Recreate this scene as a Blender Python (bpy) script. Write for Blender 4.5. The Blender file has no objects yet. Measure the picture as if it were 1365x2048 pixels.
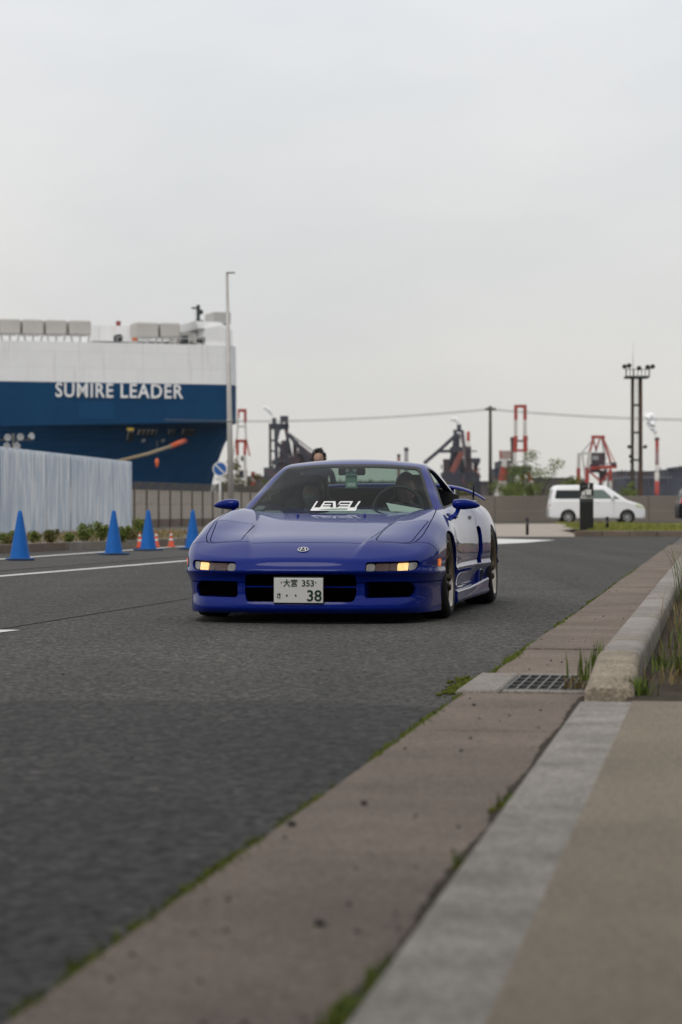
import bpy, bmesh, math, random
import numpy as np
from mathutils import Vector, Matrix

random.seed(7)
scene = bpy.context.scene
COL = scene.collection
R = math.radians

# ------------------------------------------------------------------ camera, sky, sun, exposure
FPX, HCAM, HORIZON, CXP = 4835.0, 0.745, 1016.0, 682.5      # focal length in photo pixels, eye height, horizon row
cam_d = bpy.data.cameras.new('camera'); cam = bpy.data.objects.new('camera', cam_d); COL.objects.link(cam)
cam_d.sensor_fit = 'VERTICAL'; cam_d.sensor_height = 36.0; cam_d.sensor_width = 24.0
cam_d.lens = FPX / 2048 * 36.0
cam.location = (0, 0, HCAM)
cam.rotation_euler = (R(90) - math.atan((1024 - HORIZON) / FPX), 0, 0)
cam_d.clip_start = 0.1; cam_d.clip_end = 20000
cam_d.dof.use_dof = True; cam_d.dof.focus_distance = 15.9; cam_d.dof.aperture_fstop = 4.0
scene.camera = cam

SUN_EL, SUN_AZ = 52.0, 208.0        # degrees; azimuth clockwise from +Y (the way the camera looks)
world = bpy.data.worlds.new('World'); scene.world = world; world.use_nodes = True
wn = world.node_tree.nodes; wl = world.node_tree.links; wn.clear()
w_out = wn.new('ShaderNodeOutputWorld')
w_bg = wn.new('ShaderNodeBackground'); w_bg.inputs['Strength'].default_value = 0.12
w_sky = wn.new('ShaderNodeTexSky'); w_sky.sky_type = 'NISHITA'; w_sky.sun_disc = False
w_sky.sun_elevation = R(SUN_EL); w_sky.sun_rotation = R(SUN_AZ)
w_sky.air_density = 1.0; w_sky.dust_density = 4.0; w_sky.ozone_density = 1.0
w_tc = wn.new('ShaderNodeTexCoord')
# an overcast deck: soft brighter and darker cloud over the whole dome, laid on the sky texture
w_map = wn.new('ShaderNodeMapping'); w_map.inputs['Scale'].default_value = (1.0, 1.0, 2.6)
w_n = wn.new('ShaderNodeTexNoise'); w_n.inputs['Scale'].default_value = 2.6; w_n.inputs['Detail'].default_value = 5.0; w_n.inputs['Roughness'].default_value = 0.5
w_r = wn.new('ShaderNodeValToRGB')
w_r.color_ramp.elements[0].position = 0.30; w_r.color_ramp.elements[0].color = (5.85, 6.15, 6.6, 1)
w_r.color_ramp.elements[1].position = 0.72; w_r.color_ramp.elements[1].color = (7.85, 7.85, 7.8, 1)
w_mix = wn.new('ShaderNodeMix'); w_mix.data_type = 'RGBA'; w_mix.inputs['Factor'].default_value = 0.93
# the deck grows warmer and a little dimmer low over the land
w_sep = wn.new('ShaderNodeSeparateXYZ')
w_r2 = wn.new('ShaderNodeValToRGB')
w_r2.color_ramp.elements[0].position = 0.0; w_r2.color_ramp.elements[0].color = (0.84, 0.805, 0.745, 1)
w_r2.color_ramp.elements[1].position = 0.22; w_r2.color_ramp.elements[1].color = (1, 1, 1, 1)
e = w_r2.color_ramp.elements.new(0.09); e.color = (0.985, 0.952, 0.895, 1)
w_mul = wn.new('ShaderNodeMix'); w_mul.data_type = 'RGBA'; w_mul.blend_type = 'MULTIPLY'; w_mul.inputs['Factor'].default_value = 1.0
wl.new(w_tc.outputs['Generated'], w_map.inputs['Vector']); wl.new(w_map.outputs['Vector'], w_n.inputs['Vector'])
wl.new(w_n.outputs['Fac'], w_r.inputs['Fac'])
wl.new(w_sky.outputs['Color'], w_mix.inputs['A']); wl.new(w_r.outputs['Color'], w_mix.inputs['B'])
wl.new(w_tc.outputs['Generated'], w_sep.inputs['Vector']); wl.new(w_sep.outputs['Z'], w_r2.inputs['Fac'])
wl.new(w_mix.outputs['Result'], w_mul.inputs['A']); wl.new(w_r2.outputs['Color'], w_mul.inputs['B'])
wl.new(w_mul.outputs['Result'], w_bg.inputs['Color']); wl.new(w_bg.outputs['Background'], w_out.inputs['Surface'])

sun_d = bpy.data.lights.new('sun', 'SUN'); sun = bpy.data.objects.new('sun', sun_d); COL.objects.link(sun)
sun_d.energy = 1.2; sun_d.angle = R(30); sun_d.color = (1.0, 0.96, 0.9)
_d = Vector((math.sin(R(SUN_AZ)) * math.cos(R(SUN_EL)), math.cos(R(SUN_AZ)) * math.cos(R(SUN_EL)), math.sin(R(SUN_EL))))
sun.rotation_euler = _d.to_track_quat('Z', 'Y').to_euler()
sun.location = _d * 60
vs = scene.view_settings
vs.view_transform = 'Standard'; vs.look = 'None'; vs.exposure = 0.0; vs.gamma = 1.0; vs.use_curve_mapping = False
scene.cycles.use_denoising = True
scene.cycles.max_bounces = 8; scene.cycles.transparent_max_bounces = 16
scene.cycles.volume_bounces = 3

# ------------------------------------------------------------------ helpers
def at(px, py, Y):
    """photo pixel -> the point of the place that far ahead of the camera"""
    return Vector(((px - CXP) / FPX * Y, Y, HCAM + (HORIZON - py) / FPX * Y))
def gnd(px, py, z=0.0):
    Y = (HCAM - z) * FPX / (py - HORIZON)
    return Vector(((px - CXP) / FPX * Y, Y, z))

MATS = {}
def mat(name, color=(0.5, 0.5, 0.5), rough=0.6, metal=0.0, coat=0.0, spec=0.5, noise=None, bump=None, emit=None, coat_rough=0.03, mottle=None):
    """procedural Principled material. noise=(scale, amount[, detail]); bump=(scale, strength, distance); mottle=(scale, colour2, lo, hi)"""
    if name in MATS: return MATS[name]
    m = bpy.data.materials.new(name); m.use_nodes = True
    nt = m.node_tree; b = nt.nodes['Principled BSDF']
    b.inputs['Base Color'].default_value = (*color, 1); b.inputs['Roughness'].default_value = rough
    b.inputs['Metallic'].default_value = metal; b.inputs['Coat Weight'].default_value = coat
    b.inputs['Coat Roughness'].default_value = coat_rough; b.inputs['Specular IOR Level'].default_value = spec
    tc = None; col = None
    def coord():
        nonlocal tc
        if tc is None: tc = nt.nodes.new('ShaderNodeTexCoord')
        return tc.outputs['Object']
    if noise:
        n = nt.nodes.new('ShaderNodeTexNoise'); n.inputs['Scale'].default_value = noise[0]
        n.inputs['Detail'].default_value = noise[2] if len(noise) > 2 else 6; n.inputs['Roughness'].default_value = 0.65
        nt.links.new(coord(), n.inputs['Vector'])
        rp = nt.nodes.new('ShaderNodeValToRGB'); a = noise[1]
        rp.color_ramp.elements[0].position = 0.3; rp.color_ramp.elements[1].position = 0.7
        rp.color_ramp.elements[0].color = tuple(c * (1 - a) for c in color) + (1,)
        rp.color_ramp.elements[1].color = tuple(min(1, c * (1 + a)) for c in color) + (1,)
        nt.links.new(n.outputs['Fac'], rp.inputs['Fac']); col = rp.outputs['Color']
    if mottle:
        n2 = nt.nodes.new('ShaderNodeTexNoise'); n2.inputs['Scale'].default_value = mottle[0]; n2.inputs['Detail'].default_value = 5
        nt.links.new(coord(), n2.inputs['Vector'])
        r2 = nt.nodes.new('ShaderNodeValToRGB'); r2.color_ramp.elements[0].position = mottle[2]; r2.color_ramp.elements[1].position = mottle[3]
        nt.links.new(n2.outputs['Fac'], r2.inputs['Fac'])
        mx = nt.nodes.new('ShaderNodeMix'); mx.data_type = 'RGBA'
        nt.links.new(r2.outputs['Color'], mx.inputs['Factor'])
        if col is not None: nt.links.new(col, mx.inputs['A'])
        else: mx.inputs['A'].default_value = (*color, 1)
        mx.inputs['B'].default_value = (*mottle[1], 1); col = mx.outputs['Result']
    if col is not None: nt.links.new(col, b.inputs['Base Color'])
    if bump:
        n = nt.nodes.new('ShaderNodeTexNoise'); n.inputs['Scale'].default_value = bump[0]; n.inputs['Detail'].default_value = 4
        nt.links.new(coord(), n.inputs['Vector'])
        bp = nt.nodes.new('ShaderNodeBump'); bp.inputs['Strength'].default_value = bump[1]; bp.inputs['Distance'].default_value = bump[2]
        nt.links.new(n.outputs['Fac'], bp.inputs['Height']); nt.links.new(bp.outputs['Normal'], b.inputs['Normal'])
    if emit:
        b.inputs['Emission Color'].default_value = (*emit[0], 1); b.inputs['Emission Strength'].default_value = emit[1]
    MATS[name] = m
    return m

def glass_mat(name, tint=(0.5, 0.55, 0.52), ior=1.5, rough=0.0):
    if name in MATS: return MATS[name]
    m = bpy.data.materials.new(name); m.use_nodes = True; nt = m.node_tree; nt.nodes.clear()
    o = nt.nodes.new('ShaderNodeOutputMaterial'); mx = nt.nodes.new('ShaderNodeMixShader'); t = nt.nodes.new('ShaderNodeBsdfTransparent')
    g = nt.nodes.new('ShaderNodeBsdfGlossy'); fr = nt.nodes.new('ShaderNodeFresnel')
    t.inputs['Color'].default_value = (*tint, 1); g.inputs['Roughness'].default_value = rough; fr.inputs['IOR'].default_value = ior
    ge = nt.nodes.new('ShaderNodeNewGeometry'); ma = nt.nodes.new('ShaderNodeMath'); ma.operation = 'MULTIPLY_ADD'      # same reflectance from either side of the thin pane
    ma.inputs[1].default_value = 1 / ior - ior; ma.inputs[2].default_value = ior; nt.links.new(ge.outputs['Backfacing'], ma.inputs[0]); nt.links.new(ma.outputs[0], fr.inputs['IOR'])
    nt.links.new(fr.outputs[0], mx.inputs[0]); nt.links.new(t.outputs[0], mx.inputs[1]); nt.links.new(g.outputs[0], mx.inputs[2]); nt.links.new(mx.outputs[0], o.inputs[0])
    MATS[name] = m
    return m

def empty(name, loc=(0, 0, 0), rz=0.0):
    o = bpy.data.objects.new(name, None); COL.objects.link(o); o.location = loc; o.rotation_euler = (0, 0, rz); o.empty_display_size = 0.2
    return o
def tag(o, label=None, cat=None, group=None, kind=None):
    if label: o['label'] = label
    if cat: o['category'] = cat
    if group: o['group'] = group
    if kind: o['kind'] = kind
    return o
def link(name, me, material=None, parent=None, loc=None):
    o = bpy.data.objects.new(name, me); COL.objects.link(o)
    if material is not None and len(me.materials) == 0: me.materials.append(material)
    if parent is not None: o.parent = parent
    if loc is not None: o.location = loc
    return o
def mesh(name, verts, faces, material=None, parent=None, smooth=False, loc=None):
    me = bpy.data.meshes.new(name); me.from_pydata([tuple(map(float, v)) for v in verts], [], [tuple(map(int, f)) for f in faces]); me.update()
    if smooth: me.shade_smooth()
    return link(name, me, material, parent, loc)

class MB:
    """collects boxes, bars, tubes and lathes into one mesh"""
    def __init__(s): s.v = []; s.f = []; s.sm = []
    def add(s, vs_, fs_, smooth=False):
        o = len(s.v); s.v += [tuple(v) for v in vs_]; s.f += [tuple(i + o for i in f) for f in fs_]; s.sm += [smooth] * len(fs_); return s
    def box(s, c, d, rz=0.0, bev=0.0, M=None):
        x, y, z = d[0] / 2, d[1] / 2, d[2] / 2
        if bev > 0:
            b = min(bev, x * .9, y * .9, z * .9); vs_ = []
            for sx in (-1, 1):
                for sy in (-1, 1):
                    for sz in (-1, 1):
                        vs_ += [(sx * x, sy * (y - b), sz * (z - b)), (sx * (x - b), sy * y, sz * (z - b)), (sx * (x - b), sy * (y - b), sz * z)]
            bm = bmesh.new(); [bm.verts.new(v) for v in vs_]; r = bmesh.ops.convex_hull(bm, input=bm.verts[:])
            bmesh.ops.dissolve_limit(bm, angle_limit=0.01, verts=bm.verts[:], edges=bm.edges[:])
            bm.verts.index_update(); vs_ = [v.co.copy() for v in bm.verts]; fs_ = [[v.index for v in f.verts] for f in bm.faces]; bm.free()
        else:
            vs_ = [Vector((sx * x, sy * y, sz * z)) for sx in (-1, 1) for sy in (-1, 1) for sz in (-1, 1)]
            fs_ = [(0, 1, 3, 2), (4, 6, 7, 5), (0, 4, 5, 1), (2, 3, 7, 6), (0, 2, 6, 4), (1, 5, 7, 3)]
        T = Matrix.Translation(Vector(c)) @ Matrix.Rotation(rz, 4, 'Z')
        if M is not None: T = T @ M
        return s.add([T @ Vector(v) for v in vs_], fs_)
    def bar(s, a, b, w, h=None, up=(0, 0, 1)):
        a, b = Vector(a), Vector(b); d = b - a; L = d.length
        if L < 1e-9: return s
        z = d / L; u = Vector(up)
        if abs(z.dot(u)) > .98: u = Vector((0, 1, 0))
        x = u.cross(z).normalized(); y = z.cross(x); h = h or w
        M = Matrix((x, y, z)).transposed().to_4x4()
        return s.box((a + b) / 2, (w, h, L), 0, 0, M) if False else s.add([(a + b) / 2 + M @ Vector((sx * w / 2, sy * h / 2, sz * L / 2)) for sx in (-1, 1) for sy in (-1, 1) for sz in (-1, 1)],
            [(0, 1, 3, 2), (4, 6, 7, 5), (0, 4, 5, 1), (2, 3, 7, 6), (0, 2, 6, 4), (1, 5, 7, 3)])
    def tube(s, pts, r, n=8, cap=True):
        pts = [Vector(p) for p in pts]; rs = r if isinstance(r, (list, tuple)) else [r] * len(pts)
        vs_ = []; fs_ = []; prev = None
        for i, p in enumerate(pts):
            t = (pts[min(i + 1, len(pts) - 1)] - pts[max(i - 1, 0)]).normalized()
            u = prev if prev is not None else (Vector((0, 0, 1)) if abs(t.z) < .9 else Vector((0, 1, 0)))
            u = (u - t * u.dot(t)).normalized(); prev = u; w = t.cross(u)
            for k in range(n):
                a = 2 * math.pi * k / n; vs_.append(p + (u * math.cos(a) + w * math.sin(a)) * rs[i])
        for i in range(len(pts) - 1):
            for k in range(n):
                k2 = (k + 1) % n; fs_.append((i * n + k, i * n + k2, (i + 1) * n + k2, (i + 1) * n + k))
        s.add(vs_, fs_, True)
        if cap:
            o = len(s.v) - len(vs_); s.f += [tuple(o + k for k in range(n))[::-1], tuple(o + (len(pts) - 1) * n + k for k in range(n))]; s.sm += [False, False]
        return s
    def lathe(s, prof, n=24, M=None, smooth=True, close=False):
        """prof: (radius, height) pairs about local Z"""
        vs_ = []; fs_ = []; m = len(prof)
        for k in range(n):
            a = 2 * math.pi * k / n
            for r, h in prof: vs_.append(Vector((r * math.cos(a), r * math.sin(a), h)))
        for k in range(n):
            k2 = (k + 1) % n
            for i in range(m - 1 if not close else m):
                j = (i + 1) % m; fs_.append((k * m + i, k2 * m + i, k2 * m + j, k * m + j))
        if M is not None: vs_ = [M @ v for v in vs_]
        return s.add(vs_, fs_, smooth)
    def prism(s, pts, a, b, axis='z', M=None):
        """polygon in 2D pulled from a to b along an axis"""
        f = {'z': lambda p, t: Vector((p[0], p[1], t)), 'y': lambda p, t: Vector((p[0], t, p[1])), 'x': lambda p, t: Vector((t, p[0], p[1]))}[axis]
        n = len(pts); vs_ = [f(p, a) for p in pts] + [f(p, b) for p in pts]
        if M is not None: vs_ = [M @ v for v in vs_]
        return s.add(vs_, [tuple(range(n))[::-1], tuple(range(n, 2 * n))] + [(i, (i + 1) % n, n + (i + 1) % n, n + i) for i in range(n)])
    def ball(s, c, r, n=10, m=7, sc=(1, 1, 1)):
        prof = [(math.sin(math.pi * i / m) * r + 1e-5, -math.cos(math.pi * i / m) * r) for i in range(m + 1)]
        return s.lathe(prof, n, Matrix.Translation(Vector(c)) @ Matrix.Diagonal((*sc, 1)))
    def mesh(s, name, fix=True):
        me = bpy.data.meshes.new(name); me.from_pydata([tuple(v) for v in s.v], [], s.f); me.update()
        me.polygons.foreach_set('use_smooth', s.sm)
        if fix:
            bm = bmesh.new(); bm.from_mesh(me); bmesh.ops.recalc_face_normals(bm, faces=bm.faces[:]); bm.to_mesh(me); bm.free()
        return me
    def build(s, name, material=None, parent=None, loc=None, fix=True):
        return link(name, s.mesh(name, fix), material, parent, loc)

def copy_tree(o, parent=None):
    c = o.copy(); COL.objects.link(c)
    if parent is not None: c.parent = parent
    for ch in [k for k in o.children]: copy_tree(ch, c)
    return c

def text_obj(s, size, name, material, parent=None, extrude=0.002, M=None, width=None, bold=0.0, align='CENTER', space=1.0):
    """lettering as a mesh; in its own XZ plane facing -Y, centred"""
    cu = bpy.data.curves.new('lettering', 'FONT'); cu.body = s; cu.size = size; cu.align_x = align; cu.align_y = 'CENTER'
    cu.extrude = extrude; cu.resolution_u = 3; cu.offset = bold; cu.space_character = space
    o = bpy.data.objects.new('lettering', cu); COL.objects.link(o)
    dg = bpy.context.evaluated_depsgraph_get(); dg.update(); me = bpy.data.meshes.new_from_object(o.evaluated_get(dg))
    bpy.data.objects.remove(o); bpy.data.curves.remove(cu)
    me.transform(Matrix.Rotation(R(90), 4, 'X'))
    if width and len(me.vertices):
        xs = [v.co.x for v in me.vertices]; w = max(xs) - min(xs); me.transform(Matrix.Diagonal((width / w, 1, 1, 1)))
    if M is not None: me.transform(M)
    me.name = name; me.materials.clear()
    return link(name, me, material, parent)
BLACK = mat('black trim', (0.008, 0.008, 0.009), rough=0.5)
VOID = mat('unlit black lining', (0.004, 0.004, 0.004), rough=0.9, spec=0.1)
RUBBER = mat('tyre rubber', (0.012, 0.012, 0.012), rough=0.75, noise=(40, .3))
# ------------------------------------------------------------------ the setting: road, gutter, kerb, water, land
TK = math.atan((1442 - CXP) / FPX); KC, KS = math.cos(TK), math.sin(TK)        # the kerb's heading
def kq(q, s, z=0.0): return Vector((q * KC + s * KS, -q * KS + s * KC, z))      # q across the kerb line, s along it
def struct(o): o['kind'] = 'structure'; return o
def sheet(name, pts, material, z=None, parent=None):
    V = [Vector((p[0], p[1], p[2] if z is None else z)) for p in pts]
    o = mesh(name, V, [tuple(range(len(V)))], material, parent)
    if o.data.polygons[0].normal.z < 0: o.data.flip_normals()
    return o
def asphalt(name, base, grain, contrast, wear=.12, seed=0.0, bump=.5, streak=0.0, wscale=.55, mid=.38):
    m = bpy.data.materials.new(name); m.use_nodes = True; nt = m.node_tree; b = nt.nodes['Principled BSDF']
    tc = nt.nodes.new('ShaderNodeTexCoord'); mp = nt.nodes.new('ShaderNodeMapping'); mp.inputs['Location'].default_value = (seed, seed * 2, 0); nt.links.new(tc.outputs['Object'], mp.inputs['Vector'])
    n1 = nt.nodes.new('ShaderNodeTexVoronoi'); n1.inputs['Scale'].default_value = grain; nt.links.new(mp.outputs[0], n1.inputs['Vector'])
    n2 = nt.nodes.new('ShaderNodeTexNoise'); n2.inputs['Scale'].default_value = wscale; n2.inputs['Detail'].default_value = 8; n2.inputs['Roughness'].default_value = .6; nt.links.new(mp.outputs[0], n2.inputs['Vector'])
    n3 = nt.nodes.new('ShaderNodeTexNoise'); n3.inputs['Scale'].default_value = grain * .35; n3.inputs['Detail'].default_value = 3; nt.links.new(mp.outputs[0], n3.inputs['Vector'])
    bw = nt.nodes.new('ShaderNodeRGBToBW'); nt.links.new(n1.outputs['Color'], bw.inputs[0])
    r1 = nt.nodes.new('ShaderNodeMapRange'); r1.inputs['From Min'].default_value = .15; r1.inputs['From Max'].default_value = .85; r1.inputs['To Min'].default_value = 1 - contrast; r1.inputs['To Max'].default_value = 1 + contrast; nt.links.new(bw.outputs[0], r1.inputs['Value'])
    r2 = nt.nodes.new('ShaderNodeMapRange'); r2.inputs['From Min'].default_value = .3; r2.inputs['From Max'].default_value = .7; r2.inputs['To Min'].default_value = 1 - wear; r2.inputs['To Max'].default_value = 1 + wear; nt.links.new(n2.outputs['Fac'], r2.inputs['Value'])
    r3 = nt.nodes.new('ShaderNodeMapRange'); r3.inputs['From Min'].default_value = .3; r3.inputs['From Max'].default_value = .7; r3.inputs['To Min'].default_value = 1 - mid; r3.inputs['To Max'].default_value = 1 + mid * 1.1; nt.links.new(n3.outputs['Fac'], r3.inputs['Value'])
    m1 = nt.nodes.new('ShaderNodeMath'); m1.operation = 'MULTIPLY'; nt.links.new(r1.outputs[0], m1.inputs[0]); nt.links.new(r2.outputs[0], m1.inputs[1])
    m2 = nt.nodes.new('ShaderNodeMath'); m2.operation = 'MULTIPLY'; nt.links.new(m1.outputs[0], m2.inputs[0]); nt.links.new(r3.outputs[0], m2.inputs[1])
    if streak > 0:      # wheel tracks and drips drawn out along the lane
        mq = nt.nodes.new('ShaderNodeMapping'); mq.inputs['Rotation'].default_value = (0, 0, TK); mq.inputs['Scale'].default_value = (1.3, .05, 1); nt.links.new(tc.outputs['Object'], mq.inputs['Vector'])
        n4 = nt.nodes.new('ShaderNodeTexNoise'); n4.inputs['Scale'].default_value = 1.0; n4.inputs['Detail'].default_value = 4; nt.links.new(mq.outputs[0], n4.inputs['Vector'])
        r4 = nt.nodes.new('ShaderNodeMapRange'); r4.inputs['From Min'].default_value = .35; r4.inputs['From Max'].default_value = .65; r4.inputs['To Min'].default_value = 1 - streak; r4.inputs['To Max'].default_value = 1 + streak; nt.links.new(n4.outputs['Fac'], r4.inputs['Value'])
        m3 = nt.nodes.new('ShaderNodeMath'); m3.operation = 'MULTIPLY'; nt.links.new(m2.outputs[0], m3.inputs[0]); nt.links.new(r4.outputs[0], m3.inputs[1]); m2 = m3
    vm = nt.nodes.new('ShaderNodeVectorMath'); vm.operation = 'SCALE'; vm.inputs[0].default_value = base; nt.links.new(m2.outputs[0], vm.inputs['Scale']); nt.links.new(vm.outputs[0], b.inputs['Base Color'])
    bp = nt.nodes.new('ShaderNodeBump'); bp.inputs['Strength'].default_value = bump; bp.inputs['Distance'].default_value = .010; nt.links.new(m2.outputs[0], bp.inputs['Height']); nt.links.new(bp.outputs['Normal'], b.inputs['Normal'])
    b.inputs['Roughness'].default_value = .85; b.inputs['Specular IOR Level'].default_value = .3
    MATS[name] = m; return m
ASPH = asphalt('road asphalt', (.058, .0545, .049), 60, .95, .18, 0.0, .8, .16, mid=.42)
ASPH2 = asphalt('older asphalt', (.036, .0335, .031), 50, .9, .22, 3.1, .8, .14, mid=.42)
ASPH3 = asphalt('dark patch asphalt', (.062, .058, .053), 60, .5, .25, 5.2)
CONC = asphalt('gutter concrete', (.162, .126, .099), 130, .30, .30, 1.3, .35, wscale=1.1, mid=.14)
KERBM = asphalt('kerb concrete', (.24, .216, .19), 120, .28, .24, 2.2, .35, wscale=3.0, mid=.14)
KERBT = asphalt('kerb end stone', (.27, .228, .172), 110, .30, .32, 4.1, .5, wscale=5.0, mid=.2)
APRON = asphalt('smooth dropped kerb', (.255, .232, .205), 120, .25, .28, 6.0, .3, wscale=4.0, mid=.2)
SLAB = asphalt('pavement slab', (.222, .182, .133), 140, .25, .16, 7.7, .3, wscale=1.2, mid=.12)
SOIL = mat('dry soil', (.062, .050, .038), rough=1.0, spec=.1, noise=(14, .4, 8), bump=(25, .8, .02))
PAINTW = mat('worn road paint', (.62, .61, .58), rough=.75, noise=(20, .12), mottle=(9, (.30, .29, .27), .60, .78))
GRASSB = mat('turf base', (.13, .14, .035), rough=1.0, spec=.1, noise=(6, .5, 8), bump=(20, 1, .03))

struct(sheet('ground', [(-400, -120, 0), (400, -120, 0), (400, 372, 0), (-400, 372, 0)], asphalt('yard asphalt', (.10, .092, .082), 40, .3, .12, 9.0), -.012))
rd = struct(sheet('road', [kq(-1.01, -30), kq(-1.01, 62.5), gnd(1365, 1073.6), gnd(1150, 1073), gnd(985, 1073), gnd(985, 1068.5), (-6, 70, 0), (-40, 70, 0), (-40, -30, 0)], ASPH, 0.0))
struct(sheet('old_asphalt_patch', [(-40, -30, 0), (-40, 9.35, 0), (-2.2, 9.28, 0), (-.6, 9.30, 0), gnd(560, 1403), gnd(700, 1407), gnd(862, 1416), kq(-1.012, 8.95), kq(-1.012, -30)], ASPH2, .004))
def strip(name, a, b, w, material, z, parent=None, taper=1.0):
    a, b = Vector((a[0], a[1], 0)), Vector((b[0], b[1], 0)); d = (b - a).normalized(); n = Vector((-d.y, d.x, 0)) * w / 2; L = (b - a).length; k = max(2, int(L / .35)); rnd = random.Random(int(L * 100))
    V = []; Fm = []
    for i in range(k + 1):
        p = a + (b - a) * i / k; V += [p + n * (1 + rnd.uniform(-.07, .07)) + Vector((0, 0, z)), p - n * (1 + rnd.uniform(-.07, .07)) + Vector((0, 0, z))]
    Fm = [(2 * i, 2 * i + 1, 2 * i + 3, 2 * i + 2) for i in range(k)]
    o = mesh(name, V, Fm, material, parent)
    if o.data.polygons[0].normal.z < 0: o.data.flip_normals()
    return o
a, b = gnd(0, 1153), gnd(380, 1121.5); d = (b - a)
strip('lane_line', a - d * 1.6, b + d * 2.6, .16, PAINTW, .005, rd)
a, b = gnd(0, 1119.5), gnd(373, 1093); d = (b - a)
strip('edge_line', a - d * 2, b + d * 1.2, .17, PAINTW, .009, rd)
strip('lane_dash', gnd(-160, 1284), gnd(22, 1261), .13, PAINTW, .005, rd)
a, b = gnd(-60, 1268), gnd(378, 1197); strip('paving_joint', a, b, .035, mat('dark paving seam', (.052, .049, .045), rough=.95, noise=(20, .4)), .004, rd)  # seam in the paving, a strip slightly darker than the road
# darker resurfaced strip where the cones stand
sheet('resurfaced_strip', [gnd(-300, 1150), gnd(0, 1142), gnd(200, 1127), gnd(430, 1108), gnd(420, 1098), gnd(380, 1097), gnd(180, 1110), gnd(0, 1123), gnd(-300, 1142)], ASPH3, .0045, rd)
sheet('white_hatching', [gnd(900, 1079), gnd(1000, 1078), gnd(1112, 1080.5), gnd(1050, 1086), gnd(985, 1089), gnd(900, 1090)], PAINTW, .006, rd)
# kerb gutter of cast slabs
gut = struct(empty('gutter')); rnd = random.Random(3)
def slab(name, q0, q1, s0, s1, z0, z1, material, parent, bev=.006):
    o = MB().add([kq(q, s, z) for q in (q0, q1) for s in (s0, s1) for z in (z0, z1)], [(0, 1, 3, 2), (4, 6, 7, 5), (0, 4, 5, 1), (2, 3, 7, 6), (0, 2, 6, 4), (1, 5, 7, 3)]).build(name, material, parent)
    bv = o.modifiers.new('bevel', 'BEVEL'); bv.width = bev; bv.segments = 2; return o
sv = [1.0, 3.0, 5.1, 7.95, 9.58]
for i in range(len(sv) - 1): slab('gutter_slab', -1.01, -.52, sv[i] + .004, sv[i + 1] - .004, -.10, .010 + rnd.uniform(-.002, .003), CONC, gut)
s = 10.62
while s < 48:
    L = 2.0; slab('gutter_slab', -1.01 + rnd.uniform(-.006, .006), -.52, s + .005, s + L - .005, -.10, .010 + rnd.uniform(-.003, .004), CONC, gut); s += L
slab('dropped_kerb', -.512, -.300, .5, 8.86, -.1, .040, APRON, gut, .016)
pv = struct(empty('pavement'))
slab('pavement_slab', -.3185, 2.4, .5, 2.9, -.1, .0425, SLAB, pv, .002); slab('pavement_slab', -.3185, 2.4, 2.904, 8.86, -.1, .0425, SLAB, pv, .002)
V = []; Fm = []; rd2 = random.Random(31); s_ = 1.0
while s_ < 9.5:
    w = .010 + .016 * abs(math.sin(s_ * 2.3)) + rd2.uniform(0, .012); V += [kq(-.5135, s_, .0165), kq(-.5135 - w, s_, .0145)]; s_ += .05
Fm = [(2 * i, 2 * i + 2, 2 * i + 3, 2 * i + 1) for i in range(len(V) // 2 - 1)]
o = mesh('gutter_dirt', V, Fm, mat('gutter dirt', (.055, .045, .036), rough=1, spec=.1, noise=(40, .5), bump=(60, .8, .006)), gut)
# storm drain
dr = empty('storm_drain', kq(-.77, 10.1, 0), -TK); tag(dr, 'steel storm drain grate set in the concrete gutter before the kerb end', 'drain')
STEEL = mat('weathered steel', (.11, .11, .105), rough=.55, metal=.6, noise=(30, .3))
fr = MB(); fr.box((-.19, 0, -.015), (.17, 1.02, .07), bev=.008); fr.build('drain_frame', KERBM, dr)
for y in (-.475, .475): MB().box((.085, y, -.015), (.36, .08, .07), bev=.006).build('drain_frame', KERBM, dr)
MB().box((.09, 0, -.25), (.40, .92, .02)).build('drain_pit', VOID, dr)
for k in range(9): MB().box((-.085 + k * .043, 0, .005), (.009, .86, .032)).build('grate_bar', STEEL, dr)
for k in range(5): MB().box((.087, -.40 + k * .2, .012), (.36, .022, .016)).build('grate_crossbar', STEEL, dr)
# raised kerb stones
kb = struct(empty('kerb'))
def kstone(s0, s1, m, z=.15, end=False):
    prof = [(-.520, -.1), (-.516, z * .66), (-.507, z * .86), (-.490, z * .965), (-.462, z), (-.375, z), (-.349, z * .955), (-.333, z * .85), (-.328, z * .65), (-.326, -.1)]; V = []; sec = [(s0, 1), (s1, 1)] if not end else [(s0, .42), (s0 + .03, .52), (s1 - .05, .98), (s1, 1)]
    for s_, k in sec: V += [kq(q + (.0 if not end else (1 - k) * .012), s_, zz if zz < 0 else zz * k) for q, zz in prof]
    n = len(prof); Fm = [(j * n + i, j * n + (i + 1) % n, (j + 1) * n + (i + 1) % n, (j + 1) * n + i) for j in range(len(sec) - 1) for i in range(n)] + [tuple(range(n)), tuple(range((len(sec) - 1) * n, len(sec) * n))]
    o = MB().add(V, Fm).build('kerb_stone', m, kb); bv = o.modifiers.new('bevel', 'BEVEL'); bv.width = .007; bv.segments = 2; bv.limit_method = 'ANGLE'; o.data.shade_smooth()
s = 9.18; kstone(s, s + .95, KERBT, .152, True); s += .957
KER2 = mat('kerb concrete light', (.29, .265, .238), rough=.9, spec=.25, noise=(10, .18, 8), bump=(90, .35, .003)); KER3 = mat('kerb mortar patch', (.23, .205, .165), rough=.95, noise=(20, .3), bump=(60, .5, .004))
kseq = [(.38, KERBM), (.45, KER2), (.26, KER3), (.9, KERBM), (1.2, KER2), (.18, KER3), (1.2, KERBM)]
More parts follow.
